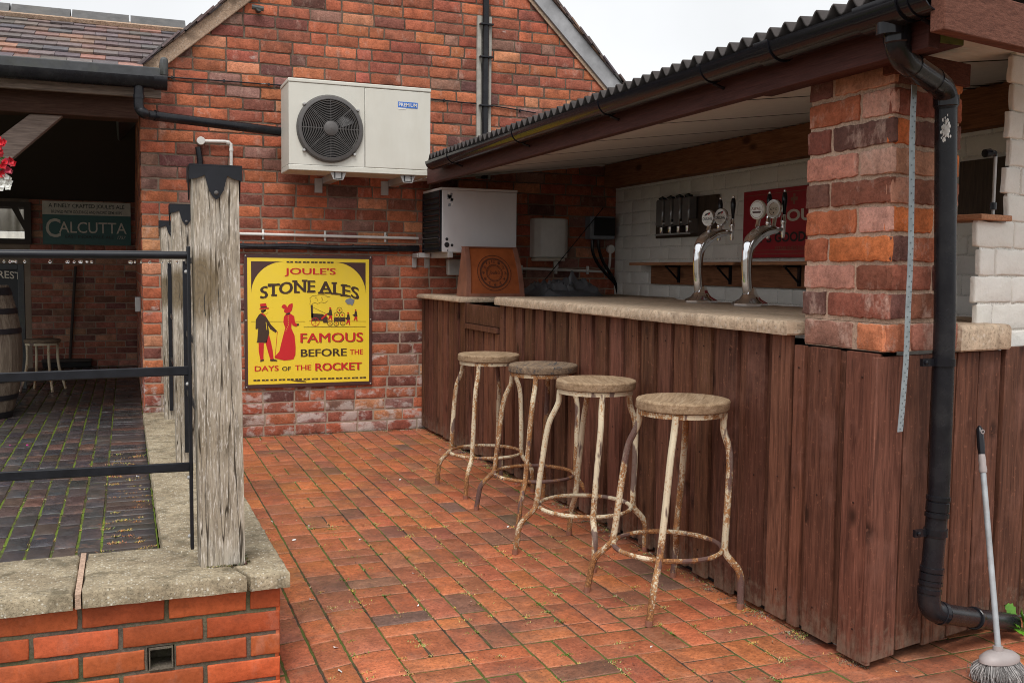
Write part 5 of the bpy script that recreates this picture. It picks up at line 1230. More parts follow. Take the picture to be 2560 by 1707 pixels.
# ---------------------------------------------------------------- things on and behind the bar
def beer_tap(label, badges):
    bx_, by_, bz_ = 3.01, 4.75, 1.131
    t = thing('beer_tap', (bx_, by_, bz_), label, 'beer tap', 'chrome beer taps on the bar counter')
    K = lambda x, y: at(1700+x/4.75, 450+y/4.75, 'y', by_); c0 = K(255, 1455); dxy = Vector((bx_, by_, bz_))-c0
    px = 5.52/2450/4.75*1.02
    mb = MB(); mb.lathe([(195*px, 0), (195*px, .012), (182*px, .018), (120*px, .034), (80*px, .06), (62*px, .09)], (bx_, by_, bz_), n=8); mb.build('base', 'chrome', t, smooth=30)
    pp = [(245, 1330), (230, 1250), (222, 1120), (220, 1000), (226, 900), (240, 820), (272, 750), (330, 690), (410, 645), (500, 628), (560, 632)]; rr = [60, 56, 55, 56, 60, 68, 78, 78, 66, 50, 34]
    path = [K(x, y)+dxy for x, y in pp]; sp = bez(path, 4); rs = []
    for i in range(len(sp)): f = i/4; a = int(min(f, len(rr)-1)); b = min(a+1, len(rr)-1); rs.append((rr[a]+(rr[b]-rr[a])*(f-a))*px)
    mb = MB(); mb.tube(sp, rs, 24); col = mb.build('column', 'chrome', t, smooth=60)
    mb = MB(); w0 = K(205, 700)+dxy; w1 = K(345, 650)+dxy; nn = Vector((-.62, -.78, 0))
    frn = lambda u, v, n: Vector((w0.x+u*.5, by_-.078*1.0+abs(u)*.0, w0.z))+Vector((u*.5, 0, v+.28*u))
    put_text(mb, "Joule's", .0, .058, 0, .026, lambda u, v, n: (w0.x-.004+u, by_-.036, w0.z-.005+v+.32*u), 0, 0, .0, shear=.35); mb.build('script', 'white', t, smooth=0)
    for k, (yo, hx, hz0) in enumerate(((.0, 625, 0), (.13, 475+70, 0))):
        f0 = K(hx, 620)+dxy; f0.y = by_+yo; f0.x = (K(625, 620)+dxy).x+(.0 if k == 0 else -.0)
        mb = MB(); mb.tube([Vector((f0.x-.065, by_+yo*.4, f0.z+.002)), Vector((f0.x, f0.y, f0.z-.002))], .011, 12); mb.lathe([(.004, -.045), (.008, -.045), (.011, -.03), (.012, 0), (.0125, .03), (.015, .034), (.015, .045), (.012, .05), (.011, .075)], f0, n=16); mb.build('faucet', 'chrome', t, smooth=40)
        mb = MB(); mb.lathe([(.008, .075), (.009, .1), (.0145, .145), (.0145, .165), (.011, .185), (.0085, .192)], f0+Vector((.004, 0, .0)), n=18); h = mb.build('handle', 'black', t, smooth=60)
        mb = MB(); mb.lathe([(.005, .192), (.007, .198), (.005, .205), (.001, .207)], f0+Vector((.004, 0, 0)), n=12); mb.build('handle_tip', 'chrome', h, smooth=60)
    for (cx, cy, half, kind) in badges:
        c = K(cx, cy)+dxy; n = Vector((-.975, -.222, 0)); u = Vector((.222, -.975, 0)); R = half*px
        mb = MB(); st0 = K(cx+15, cy+150)+dxy; mb.tube([c-n*.012+Vector((0, 0, -R*.8)), Vector((c.x, c.y, (K(430, 600)+dxy).z))], .011, 10); mb.build('badge_stem', 'chrome', t)
        mb = MB(); mb.lathe([(R*.96, -.014), (R, -.01), (R, .002), (R*.93, .006)], c, n, 28); bd = mb.build('badge', kind[2], t, smooth=40)
        frb = lambda uu, vv, nn_: c+u*uu+Vector((0, 0, vv))+n*(.0068+nn_)
        mb = MB(); disc2(mb, 0, 0, R*.92, frb, 0, 0)
        if kind[0] == 'C':
            put_text(mb, 'CARLING', -R*.78, R*.78, -R*.28, R*.08, frb, .0006, 1, .02); poly2(mb, [(-R*.5, R*.2), (R*.35, R*.5), (R*.55, R*.72), (-R*.3, R*.5)], frb, .0006, 1); poly2(mb, [(R*.1, R*.3), (R*.4, R*.42), (R*.5, R*.62), (R*.25, R*.52)], frb, .0009, 2); put_text(mb, 'LAGER', -R*.25, R*.25, -R*.56, -R*.46, frb, .0006, 1)
        elif kind[0] == 'A':
            put_text(mb, 'ASPALL', -R*.72, R*.72, -R*.02, R*.28, frb, .0006, 3, .015); poly2(mb, [(-R*.5, -R*.35), (R*.5, -R*.35), (R*.58, -R*.15), (-R*.58, -R*.15)], frb, .0006, 4); ring2(mb, 0, 0, R*.8, R*.84, frb, .0006, 3)
        else:
            disc2(mb, R*.12, -R*.02, R*.66, frb, .0006, 5); ring2(mb, R*.12, -R*.02, R*.6, R*.66, frb, .0009, 3, 20, 1.5, 4.5)
            put_text(mb, 'C   C', -R*.35, R*.55, -R*.12, R*.1, frb, .0012, 1, .02); put_text(mb, 'W', -R*.02, R*.22, -R*.08, R*.12, frb, .0012, 1, .02); poly2(mb, [(R*.0, -R*.32), (R*.24, -R*.32), (R*.12, -R*.5)], frb, .0012, 1)
        mb.build('badge_face', ['white', 'black_ink', 'red', 'rustyframe', 'signbrown', 'pale'], bd, smooth=0)
    return t
t1 = beer_tap('chrome beer tap with two matching white CARLING badges', [(342, 452, 95, ('C', 0, 'chrome')), (495, 438, 98, ('C', 1, 'chrome'))])
t2 = beer_tap('chrome beer tap with round ASPALL badge, nearest the brick pillar', [(340, 410, 104, ('A', 0, 'pale')), (520, 400, 104, ('W', 1, 'chrome'))])
t2.location = (3.0, 4.27, 1.131)
# clock-like rust sign on the far counter
ck = thing('tabletop_sign', (2.55, 6.85, 1.105), 'rust brown curved sign box with an embossed clock face, standing on the far counter', 'table sign')
kx0, kx1, ky, kz0, kz1 = 2.322, 2.772, 6.80, 1.105, 1.467
ysag = lambda v: ky+.02+.11*(max(0, (v-kz0)/(kz1-kz0)))**2.0
yb3 = lambda v: 7.06-.06*((v-kz0)/(kz1-kz0))
zs = [kz0+(kz1-kz0)*i/14 for i in range(15)]; tx = lambda v: .022*((v-kz0)/(kz1-kz0))
def csheet(mb, xa, xb, o, za=0, zb=14, m=0):
    vs = []
    for i in range(za, zb+1):
        z = zs[i]; vs += [(xa+tx(z)*(1 if xa < 2.54 else -1), ysag(z)-o, z), (xb+tx(z)*(1 if xb < 2.54 else -1), ysag(z)-o, z)]
    mb.add(vs, [(2*i, 2*i+1, 2*i+3, 2*i+2) for i in range(zb-za)], m)
mb = MB(); csheet(mb, kx0, kx1, 0); mb.build('face', 'rusty', ck, smooth=60)
mb = MB()
for xa, xb in ((kx0-.006, kx0+.028), (kx1-.028, kx1+.006)):
    csheet(mb, xa, xb, .012)
    for x in (xa, xb):
        vs = []
        for z in zs: vs += [(x+tx(z)*(1 if x < 2.54 else -1), ysag(z)-.012, z), (x+tx(z)*(1 if x < 2.54 else -1), ysag(z)+.01, z)]
        mb.add(vs, [(2*i, 2*i+1, 2*i+3, 2*i+2) for i in range(14)])
mb.box(kx0-.006, kx1+.006, ysag(kz0)-.013, ysag(kz0)+.02, kz0, kz0+.022); mb.box(kx0+.018, kx1-.018, ysag(kz1)-.012, yb3(kz1), kz1, kz1+.008)
mb.build('frame', 'rustyframe', ck, smooth=50)
mb = MB()
for x in (kx0, kx1):
    vs = []
    for z in zs: vs += [(x+tx(z)*(1 if x < 2.54 else -1), ysag(z)+.002, z), (x+tx(z)*(1 if x < 2.54 else -1), yb3(z), z)]
    mb.add(vs, [(2*i, 2*i+1, 2*i+3, 2*i+2) for i in range(14)])
mb.add([(kx0, yb3(kz0), kz0), (kx1, yb3(kz0), kz0), (kx1-.022, yb3(kz1), kz1), (kx0+.022, yb3(kz1), kz1)], [(0, 1, 2, 3)])
mb.build('side_panels', 'rustyframe', ck, smooth=0)
cx_, cz_ = 2.547, 1.28; frc = lambda u, v, n: (u, ysag(v)-n, v); mb = MB()
for r, w_ in ((.132, .005), (.112, .012), (.064, .005), (.055, .003)): ring2(mb, cx_, cz_, r-w_, r, frc, .003, 0, 44, su=1.02)
for k in range(1, 13):
    a = pi/2-2*pi*k/12; u, v = cx_+.086*cos(a), cz_+.086*sin(a); put_text(mb, str(k), u-.009*(1.6 if k > 9 else 1), u+.009*(1.6 if k > 9 else 1), v-.011, v+.011, frc, .003, 0, .02)
put_text(mb, "Joule's", cx_-.044, cx_+.044, cz_-.016, cz_+.018, frc, .003, 0, .01, shear=.3)
mb.build('relief', 'emboss', ck, smooth=0)
# tarpaulin heap
tz = 1.104; mb = MB(); N = 46; vs = []; rt = random.Random(15)
cr = [(rt.uniform(-.8, .8), rt.uniform(-.8, .8), rt.uniform(0, pi), rt.uniform(.08, .16), rt.uniform(.12, .3)) for _ in range(22)]
for j in range(N):
    for i in range(N):
        u, v = i/(N-1)*2-1, j/(N-1)*2-1; e = max(0, 1-(abs(u)**2.6)*.95-(abs(v)**2.2)*1.0)
        x = 3.24+.32*u; y = 7.16+.27*v; h = .055*e**.7
        for a, b, t, hh, w in cr:
            p = (u-a)*cos(t)+(v-b)*sin(t); q = -(u-a)*sin(t)+(v-b)*cos(t); h += .55*hh*max(0, 1-abs(p)/w*2.2)*max(0, 1-abs(q)/(w*3))*min(1, e*2.5)
        vs.append((x+rt.uniform(-.004, .004), y+rt.uniform(-.004, .004), tz+.002+min(h, .2)))
mb.add(vs, [(j*N+i, j*N+i+1, (j+1)*N+i+1, (j+1)*N+i) for j in range(N-1) for i in range(N-1)])
tag(mb.build('tarpaulin', 'tarp', smooth=28, origin=(3.24, 7.22, tz)), 'crumpled dark grey tarpaulin lying behind the rust sign box', 'tarpaulin')
# towel dispenser, electric box
td = thing('towel_dispenser', (3.33, GY, 1.42), 'white rounded towel dispenser on the dark brick wall behind the bar', 'dispenser')
a = at(1335, 545, 'y', 7.6); b = at(1419, 645, 'y', 7.6); mb = MB()
prf = [(a.x, GY-.004), (a.x, GY-.1), (a.x+.05, GY-.15), ((a.x+b.x)/2, GY-.175), (b.x-.05, GY-.15), (b.x, GY-.1), (b.x, GY-.004)]
mb.prism(prf, lambda u, v, n: (u, v, n), b.z, a.z); mb.build('body', 'white', td, smooth=60, bevel=.012)
mb = MB(); mb.prism([((a.x+b.x)/2+(u-(a.x+b.x)/2)*.9, GY-.004+(v-GY+.004)*.9) for u, v in prf], lambda u, v, n: (u, v, n), b.z-.03, b.z-.001); mb.build('lower_lip', 'pale', td, smooth=60, bevel=.01)
mb = MB(); mb.add([(3.36, GY-.1, b.z-.03), (3.40, GY-.1, b.z-.03), (3.41, GY-.095, b.z-.08), (3.385, GY-.105, b.z-.095), (3.365, GY-.1, b.z-.075)], [(0, 1, 2, 3, 4)]); o = mb.build('paper', 'white', td, smooth=0); sm = o.modifiers.new('thickness', 'SOLIDIFY'); sm.thickness = .002
eb = thing('fuse_box', (3.82, GY, 1.58), 'grey fuse box with dark window in the corner behind the bar', 'fuse box')
a = at(1475, 540, 'y', 7.6); b = at(1536, 599, 'y', 7.6)
mb = MB(); mb.box(a.x, b.x, 7.59, GY-.004, b.z, a.z); mb.build('housing', 'grey', eb, bevel=.008)
mb = MB(); mb.box(a.x+.035, b.x-.004, 7.575, 7.589, b.z+.03, a.z-.012); mb.build('window', 'void', eb, bevel=.004)
mb = MB()
for k, (dx0, pts) in enumerate(((0, [(1480, 600), (1482, 630), (1495, 660), (1520, 690), (1538, 710), (1545, 735), (1550, 760)]), (0, [(1495, 600), (1497, 622), (1508, 655), (1530, 690), (1540, 712)]))):
    mb.tube(bez([at(x, y, 'y', 7.64) for x, y in pts], 5), .014, 8)
mb.build('cable', 'black', eb)
# thin rod leaning / string
mb = MB(); mb.tube([at(1360, 702, 'y', 7.35), at(1508, 520, 'y', 7.5)], .004, 5); tag(mb.build('cord', 'black', origin=tuple(at(1360, 702, 'y', 7.35))), 'thin dark cord stretched diagonally in front of the towel dispenser', 'cord')

WX = 3.972
FW = lambda x: (lambda u, v, n: (x-n, u, v))                # u = y
# optics board
ob_ = thing('optics_board', (WX, 6.5, 1.57), 'dark board with four clear spirit optics on the white bar wall', 'spirit dispenser')
mb = MB(); mb.box(WX-.018, WX, 6.05, 6.93, 1.567, 1.862); mb.build('board', 'optics', ob_, bevel=.003)
for k in range(4):
    y = 6.73-.127*k; xx = WX-.075
    mb = MB(); mb.box(xx-.03, xx+.045, y-.05, y+.05, 1.65, 1.86); mb.build('tube', 'glassy', ob_, bevel=.012)
    mb = MB(); mb.lathe([(.03, 0), (.032, .012), (.012, .022), (.004, .026)], (xx, y, 1.861), n=14); mb.build('stopper', 'black', ob_)
    mb = MB(); mb.lathe([(.012, -.06), (.02, -.04), (.022, 0)], (xx, y, 1.645), n=14); mb.box(xx-.03, xx+.05, y-.058, y-.052, 1.59, 1.70); mb.build('measure', 'chrome', ob_)
mb = MB(); mb.box(WX-.1, WX-.09, 6.28, 6.80, 1.667, 1.68); mb.box(WX-.1, WX-.09, 6.28, 6.80, 1.583, 1.596); mb.build('holder_bar', 'steel', ob_, smooth=0)
# red sign
rs = thing('red_sign', (WX, 5.2, 1.4), "crimson JOULE'S sign with pale and black lettering, partly behind the brick pillar", 'sign')
ry0, ry1, rz0, rz1 = 4.64, 5.742, 1.402, 1.852
mb = MB(); mb.box(WX-.01, WX-.002, ry0, ry1, rz0, rz1); mb.build('panel', 'redsign', rs, bevel=.003)
frr = lambda u, v, n: (WX-.0105-n, 5.742-u, v); Y_ = lambda px, py: (lambda p: (5.742-p.y, p.z))(at(px, py, 'x', WX-.012))
mb = MB()
for z in (rz0+.025, rz1-.03, rz0+.05): poly2(mb, [(.02, z-.002), (1.08, z-.002), (1.08, z+.002), (.02, z+.002)], frr, .001, 2)
u0 = Y_(1400+1440/2.613, 300+690/2.613); u1 = Y_(1400+1630/2.613, 300+570/2.613); w_ = (u1[0]-u0[0])
put_text(mb, "JOULE'S", u0[0], u0[0]+w_*2.1, u0[1], u1[1], frr, .0015, 0, .03)
v0 = Y_(1400+1400/2.613, 300+800/2.613); v1 = Y_(1400+1605/2.613, 300+725/2.613)
put_text(mb, "IT'S", v0[0]-.21, v0[0]-.03, v0[1], v1[1], frr, .0015, 1, .03); put_text(mb, "GOOD", v0[0], v1[0], v0[1], v1[1], frr, .0015, 1, .03); put_text(mb, "BEER", v1[0]+.03, v1[0]+.3, v0[1], v1[1], frr, .0015, 1, .03)
e0 = Y_(1400+1405/2.613, 300+850/2.613); put_text(mb, 'ESTABLISHED SINCE 1780', e0[0], e0[0]+.42, e0[1], e0[1]+.024, frr, .0015, 2)
c0 = Y_(1400+1530/2.613, 300+515/2.613)
for a, b in ((.035, .011), (.011, .035)): poly2(mb, [(c0[0]-a, c0[1]-b), (c0[0]+a, c0[1]-b), (c0[0]+a, c0[1]+b), (c0[0]-a, c0[1]+b)], frr, .0015+.0003*(a > b), 2)
mb.build('lettering', ['pale', 'black_ink', 'rustyframe'], rs, smooth=0)
# shelf
sf = thing('wall_shelf', (WX, 6., 1.36), 'long narrow wooden shelf on brackets below the crimson sign', 'shelf')
mb = MB(); mb.box(WX-.16, WX-.002, 3.9, 7.1, 1.352, 1.374, 0, (1.6, 1.75, 1.8)); mb.build('board', 'beam_y', sf, bevel=.003)
mb = MB(); mb.box(WX-.018, WX-.002, 3.9, 6.99, 1.205, 1.35, 0, (.85, .85, .85)); mb.build('backing', 'beam_y', sf, smooth=0)
for y in (6.55, 5.86, 5.1):
    mb = MB(); mb.box(WX-.03, WX-.0185, y-.012, y+.012, 1.22, 1.351); mb.box(WX-.14, WX-.031, y-.012, y+.012, 1.338, 1.351); mb.tube([(WX-.13, y, 1.336), (WX-.028, y, 1.24)], .007, 6); mb.build('bracket', 'black', sf)
# dark menu board and swan neck stay at right
mb = MB(); mb.box(WX-.015, WX-.002, 3.2, 3.86, 1.59, 1.875); tag(mb.build('wall_board', 'optics', origin=(WX, 3.5, 1.59)), 'plain dark board on the white wall seen right of the brick pillar', 'board')
sw = thing('swan_neck', (2.75, 2.66, 1.517), 'slim metal stay with black bent top standing on the pier ledge', 'metal stay')
p0, p1 = at(2482, 538, 'y', 2.66), at(2489, 392, 'y', 2.66)
mb = MB(); mb.tube([Vector((p0.x, 2.66, 1.5175)), Vector((p1.x, 2.66, p1.z))], .006, 8); mb.build('stem', 'steel', sw)
mb = MB(); mb.tube(bez([Vector((p1.x, 2.66, p1.z)), at(2488, 386, 'y', 2.66), at(2478, 382, 'y', 2.66), at(2462, 384, 'y', 2.66)], 5), [.006]*6+[.011]*5+[.015]*5, 10); mb.build('head', 'black', sw)
mb = MB(); mb.tube([Vector((p0.x, 2.66, 1.535)), Vector((p0.x, 2.66, 1.56))], .011, 10); mb.build('collar', 'black', sw)

# ---------------------------------------------------------------- stools
def make_stool(h=.8, scale=1., rust=0, seatm='seat'):
    t = thing('bar_stool', (0, 0, 0), '', 'stool', 'rusty metal bar stools along the bar')
    mb = MB(); R = .183
    mb.lathe([(.001, h-.042), (R-.012, h-.042), (R-.002, h-.039), (R, h-.034), (R, h-.0075), (R-.003, h-.0025), (R-.01, h), (R*.8, h-.002), (R*.5, h-.007), (.001, h-.009)], n=56, cap=False); mb.build('seat', seatm, t, smooth=25)
    mb = MB(); mb.lathe([(R-.02, h-.062), (R-.012, h-.062), (R-.01, h-.043), (R-.02, h-.043), (R-.02, h-.062)], n=48, cap=False); mb.build('seat_rim', RUST[rust], t)
    for k in range(4):
        a = pi/2*k; d = Vector((cos(a), sin(a), 0))
        pr_ = [(R-.018, h-.05), (R-.018, h-.10), (R-.008, h-.135), (R+.012, h-.185), (R+.022, h-.24), (R+.028, h-.33), (R+.034, .36), (R+.038, .25), (R+.045, .212), (R+.07, .183), (R+.098, .153), (R+.112, .12), (R+.116, .08), (R+.122, .012)]
        mb = MB(); mb.tube(bez([d*r+Vector((0, 0, z)) for r, z in pr_], 3), .0133, 10); lg = mb.build('leg', RUST[rust], t)
        mb = MB(); mb.tube([d*(R+.122)+Vector((0, 0, .0)), d*(R+.122)+Vector((0, 0, .022))], .0145, 10); mb.build('foot_cap', 'rustyframe', lg)
    mb = MB(); mb.tube([((R+.03)*cos(2*pi*i/48), (R+.03)*sin(2*pi*i/48), .22) for i in range(48)], .0095, 8, closed=True); mb.build('footrest_ring', RUST[rust], t)
    return t
A0 = make_stool(.808)
kinds = [(A0, (1.963, 3.33), .89, 0, 'seat', 'nearest rusty bar stool with round wooden seat, close to the brick pillar'),
         (None, (1.94, 4.035), 1.314, 1, 'seat', 'pale painted bar stool with peeling legs, second from the brick pillar'),
         (None, (2.0, 4.777), .96, 2, 'seat_dark', 'bar stool with blackened seat, third from the brick pillar'),
         (None, (1.975, 5.447), .87, 3, 'seat', 'farthest bar stool with pale seat, by the bar gate')]
roots = [A0]+[copy_tree(A0) for _ in range(3)]
for o, (_, (x, y), rot, ri, sm_, lab) in zip(roots, kinds):
    if o is not A0:
        for ch in [c for c in bpy.data.objects if c.parent == o]:
            if ch.data.materials[0] == RUST[0]: ch.data = ch.data.copy(); ch.data.materials[0] = RUST[ri]
            if ch.name.startswith('seat') and not ch.name.startswith('seat_rim') and sm_ != 'seat': ch.data = ch.data.copy(); ch.data.materials[0] = MT[sm_]
    o.location = (x, y, 0); o.rotation_euler = (0, 0, rot); o['label'] = lab
    ld = {0: .066, 1: .06, 2: .055, 3: .02}[ri]; lv = Matrix.Rotation(-rot, 3, 'Z') @ (CR*ld); rr_ = random.Random(ri+70)
    for ch in [c for c in bpy.data.objects if c.parent == o]:      # old bent frames: each leans and is dented its own way
        for q in [ch]+[g for g in bpy.data.objects if g.parent == ch]:
            q.data = q.data.copy(); dn_ = Vector((rr_.uniform(-.005, .005), rr_.uniform(-.005, .005), 0)) if q.name.startswith('leg') else Vector((0, 0, 0))
            for v in q.data.vertices:
                z = v.co.z; v.co += lv*(z/.8)+dn_*sin(min(1, max(0, z/.7))*pi)
# low stool in the shelter
def low_stool():
    p = [at(64.5, 980, 'z', PZ), at(158.5, 982, 'z', PZ), at(139, 970, 'z', PZ)]
    c = Vector((sum(q.x for q in p)/3-.02, sum(q.y for q in p)/3+.05, PZ)); s = at(105.6, 847, 'y', c.y); h = s.z-PZ
    t = thing('low_stool', c, 'low stool with dark seat and peeling white legs beside the cask', 'stool')
    R = (at(152, 847, 'y', c.y).x-at(59, 847, 'y', c.y).x)/2; X = s.x-c.x
    mb = MB(); mb.lathe([(.001, h-.035), (R-.006, h-.035), (R, h-.025), (R, h-.008), (R-.012, h), (.001, h-.004)], (s.x, c.y, PZ), n=40, cap=False); mb.build('seat', 'seat_dark', t, smooth=40)
    mb = MB(); mb.lathe([(R-.018, h-.055), (R-.01, h-.055), (R-.01, h-.036), (R-.018, h-.036), (R-.018, h-.055)], (s.x, c.y, PZ), n=40, cap=False); mb.build('seat_rim', RUST[4], t)
    for k in range(4):
        a = pi/2*k+.45; d = Vector((cos(a), sin(a), 0)); o = Vector((s.x, c.y, PZ))
        mb = MB(); mb.tube(bez([o+d*r+Vector((0, 0, z)) for r, z in ((R-.02, h-.045), (R-.018, h*.6), (R-.0, h*.35), (R+.015, h*.25), (R+.035, h*.12), (R+.05, .003))], 4), .0125, 10); mb.build('leg', RUST[4], t)
low_stool()

# ---------------------------------------------------------------- long handled brush, plant
hb_ = at(2490, 1668, 'z', .045); top_ = at(2448, 1064, 'y', 2.43); hp = Vector((2.60, 2.30, 0))
lb = thing('long_brush', (hb_.x, hb_.y, 0), 'long handled grey brush with silver pole leaning on the end boards', 'brush')
p_lo = at(2496, 1628, 'y', hb_.y); p_hi = Vector((top_.x+.0, 2.475, at(2448, 1064, 'y', 2.475).z)); p_hi.x = at(2448, 1064, 'y', 2.475).x
dv = p_hi-p_lo
mb = MB(); mb.tube([p_lo+dv*.02, p_lo+dv*.5, p_lo+dv*.80], .0095, 12); mb.build('pole', 'brush_pole', lb)
mb = MB(); mb.tube([p_lo+dv*.785, p_lo+dv*.80, p_lo+dv*.82, p_lo+dv*.84, p_lo+dv*.87], [.0125, .0135, .0115, .0125, .0105], 12); mb.build('grip_collar', 'brush_grey', lb)
mb = MB(); mb.tube([p_lo+dv*.865, p_lo+dv*.9, p_lo+dv*.95, p_lo+dv*.985, p_lo+dv*1.0], [.0105, .0125, .012, .011, .004], 12); mb.build('grip', 'black', lb)
mb = MB(); q = p_lo+dv*.975; mb.lathe([(.004, .0), (.008, .0), (.008, .003), (.004, .003)], q+Vector((0, -.011, 0)), (0, -1, 0), 12, cap=False); mb.build('hanging_hole', 'brush_grey', lb)
mb = MB(); mb.tube([p_lo+Vector((0, 0, -.03)), p_lo+dv*.025], .016, 12)
hw = .076; vs = []; nn = 16
cz = .072; cxh, cyh = p_lo.x+.006, p_lo.y
for zz_, s in ((.068, 1.), (.08, .98), (.092, .75), (.1, .4)):
    vs += [(cxh+hw*s*cos(2*pi*i/24), cyh+.045*s*sin(2*pi*i/24), zz_) for i in range(24)]
mb.add(vs, [(r*24+i, r*24+(i+1) % 24, (r+1)*24+(i+1) % 24, (r+1)*24+i) for r in range(3) for i in range(24)]+[tuple(range(24))[::-1], tuple(72+i for i in range(24))]); mb.build('head', 'brush_grey', lb, smooth=50)
mb = MB(); rv = random.Random(40)
for k in range(5200):
    a = rv.uniform(0, 2*pi); r = sqrt(rv.random()); x0, y0 = cxh+hw*.92*r*cos(a), cyh+.04*r*sin(a); q = rv.uniform(.1, .3)
    x1, y1 = x0+hw*r*cos(a)*q+rv.uniform(-.008, .008), y0+.07*r*sin(a)*q*2+rv.uniform(-.008, .008); x2, y2 = x1+rv.uniform(-.008, .008)-.004*cos(a), y1+rv.uniform(-.008, .008)
    w_ = .0008; g_ = rv.choice((.14, .2, .28, .36, .42)); c = (g_*1.05, g_, g_*.97); aa = rv.uniform(0, pi); ox, oy = w_*cos(aa), w_*sin(aa); z2 = rv.uniform(.001, .022); z1 = .035+rv.uniform(-.01, .01)
    mb.add([(x0-ox, y0-oy, .07), (x0+ox, y0+oy, .07), (x1+ox, y1+oy, z1), (x1-ox, y1-oy, z1), (x2+ox*.7, y2+oy*.7, z2), (x2-ox*.7, y2-oy*.7, z2)], [(0, 1, 2, 3), (3, 2, 4, 5)], 0, c)
mb.build('bristles', 'bristle', lb, smooth=0)
pl = thing('leafy_plant', tuple(at(2555, 1600, 'z', 0)), 'small bright green leafy weed growing by the end boards', 'plant')
rv = random.Random(50); o = at(2562, 1590, 'z', 0); mb = MB()
for k in range(9):
    a = rv.uniform(1.6, 4.9) if k < 7 else rv.uniform(-1, 1); l = rv.uniform(.05, .085); tip = o+Vector((l*cos(a)*1.1, .5*l*sin(a), rv.uniform(.03, .10))); b0 = o+Vector((0, 0, .01))
    d = (tip-b0).normalized(); s = d.cross(Vector((0, -.6, 1))).normalized(); up = s.cross(d); L = rv.uniform(.06, .085); vs = []
    for i in range(8):
        t = i/7; w = .034*sin(pi*min(1, t*.95+.05))**.7*(1+.18*(-1)**i); c = tip+d*(L*(t-.5))+Vector((0, 0, -.02*t*t)); vs += [c-s*w+up*.006, c-up*.002, c+s*w+up*.006]
    g_ = rv.uniform(.7, 1.3); mb.add(vs, [(3*i+j, 3*i+j+1, 3*i+j+4, 3*i+j+3) for i in range(7) for j in (0, 1)], 0, (.1*g_, .26*g_, .02*g_)); mb.tube([b0, tip-d*L*.5], .0022, 5, 0, (.12, .22, .04))
mb.build('foliage', 'leaf', pl, smooth=60)

# ---------------------------------------------------------------- moss, straw and litter
rv = random.Random(60); mb = MB()
def tuft(x, y, z, n, r, col, h=.008):
    for _ in range(n):
        a = rv.uniform(0, 2*pi); q = rv.random()*r; px_, py_ = x+q*cos(a)*2.2, y+q*sin(a); b = rv.uniform(0, 2*pi); l = rv.uniform(.005, .015); c = tuple(v*rv.uniform(.6, 1.4) for v in col)
        w = .0025; mb.add([(px_-w*sin(b), py_+w*cos(b), z), (px_+w*sin(b), py_-w*cos(b), z), (px_+l*cos(b), py_+l*sin(b), z+rv.uniform(.001, h))], [(0, 1, 2)], 0, c)
straw, mossc, gold = (.42, .34, .12), (.13, .2, .03), (.5, .32, .09)
for k in range(330):
    x, y = rv.uniform(.55, 2.15), rv.choice((rv.uniform(2.3, 5.), rv.uniform(2.3, 7.4))); x = .83+.219*round((x-.83)/.1095)/2+rv.uniform(-.01, .01)
    tuft(x, y, gz(x, y)-.003, rv.randint(14, 60), rv.uniform(.008, .026), rv.choice((straw, mossc, straw, gold)))
for k in range(260):
    ci = rv.randint(-1, 9); x = -.115-.0955*ci+rv.uniform(-.004, .004); y = rv.uniform(3.6, 7.0)
    tuft(x, y, PZ-.006, rv.randint(8, 22), rv.uniform(.004, .01), rv.choice((mossc, (.2, .26, .04), straw)))
for k in range(70):
    x, y = rv.uniform(-.11, .09), rv.uniform(3.6, 6.6); tuft(x, y, PZ, rv.randint(10, 40), rv.uniform(.01, .022), rv.choice((gold, straw, (.4, .2, .08))))
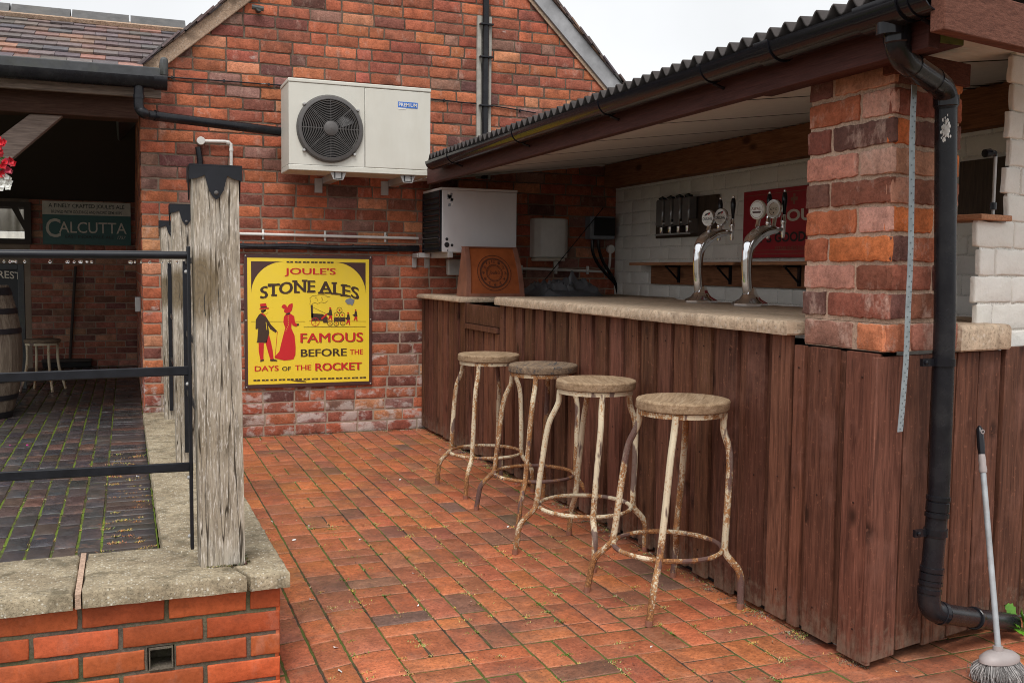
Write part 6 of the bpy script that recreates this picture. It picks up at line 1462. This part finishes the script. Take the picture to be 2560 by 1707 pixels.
for k in range(230):
    y = rv.uniform(2.5, 7.5); tuft(BX-.005+rv.uniform(-.03, .02), y, 0, rv.randint(8, 26), .02, rv.choice(((.3, .24, .16), (.16, .12, .08), straw)))
for k in range(26):
    a = rv.random(); px_, py_ = ((.215+.13*a, 3.195) if k % 2 else (.347, 3.2+.14*a)); tuft(px_, py_, zc(py_), rv.randint(5, 14), .006, rv.choice(((.1, .11, .04), (.12, .09, .06), (.3, .25, .12))), .012)
for k in range(40):
    x = rv.uniform(.5, 2.2); tuft(x, GY-.03-rv.random()*.05, 0, rv.randint(6, 20), .02, rv.choice(((.3, .22, .14), (.5, .42, .34), (.14, .1, .06))))
tag(mb.build('moss', 'leaf', smooth=0), 'moss and dry straw tufts in the paving joints', 'moss', kind='stuff')
mb = MB()
def petal(x, y, z, l, col):
    a = rv.uniform(0, pi); d = Vector((cos(a), sin(a), 0)); s = Vector((-sin(a), cos(a), 0)); o = Vector((x, y, z+.003))
    mb.add([o-d*l, o-d*l*.3+s*l*.4+Vector((0, 0, .004)), o+d*l*.6+s*l*.3, o+d*l+Vector((0, 0, .005)), o+d*l*.5-s*l*.35, o-d*l*.4-s*l*.4], [(0, 1, 2, 3, 4, 5)], 0, col)
for px, py in ((680, 1305), (735, 1351), (779, 1497), (840, 1614), (850, 1670), (1035, 1435), (1100, 1125), (650, 1102), (1270, 1318), (1628, 1618), (1045, 1515), (900, 1350), (1975, 1580), (2245, 1680), (1000, 1200), (775, 1316)):
    p = at(px, py, 'z', 0); petal(p.x, p.y, gz(p.x, p.y), rv.uniform(.006, .013), (.75, .74, .72))
for px, py in ((28, 1115), (68, 1114), (300, 1185), (345, 1192)):
    p = at(px, py, 'z', PZ); petal(p.x, p.y, PZ, rv.uniform(.012, .018), (.6, .04, .3) if px < 310 else (.7, .7, .7))
for k in range(60):
    x, y = rv.uniform(.55, 2.15), rv.uniform(2.3, 7.5); petal(x, y, gz(x, y), rv.uniform(.003, .008), rv.choice(((.12, .06, .03), (.2, .1, .05), (.06, .04, .03), (.4, .3, .2))))
tag(mb.build('litter', 'leaf', smooth=0), 'scattered petals, feathers and leaf scraps on the paving', 'litter', kind='stuff')
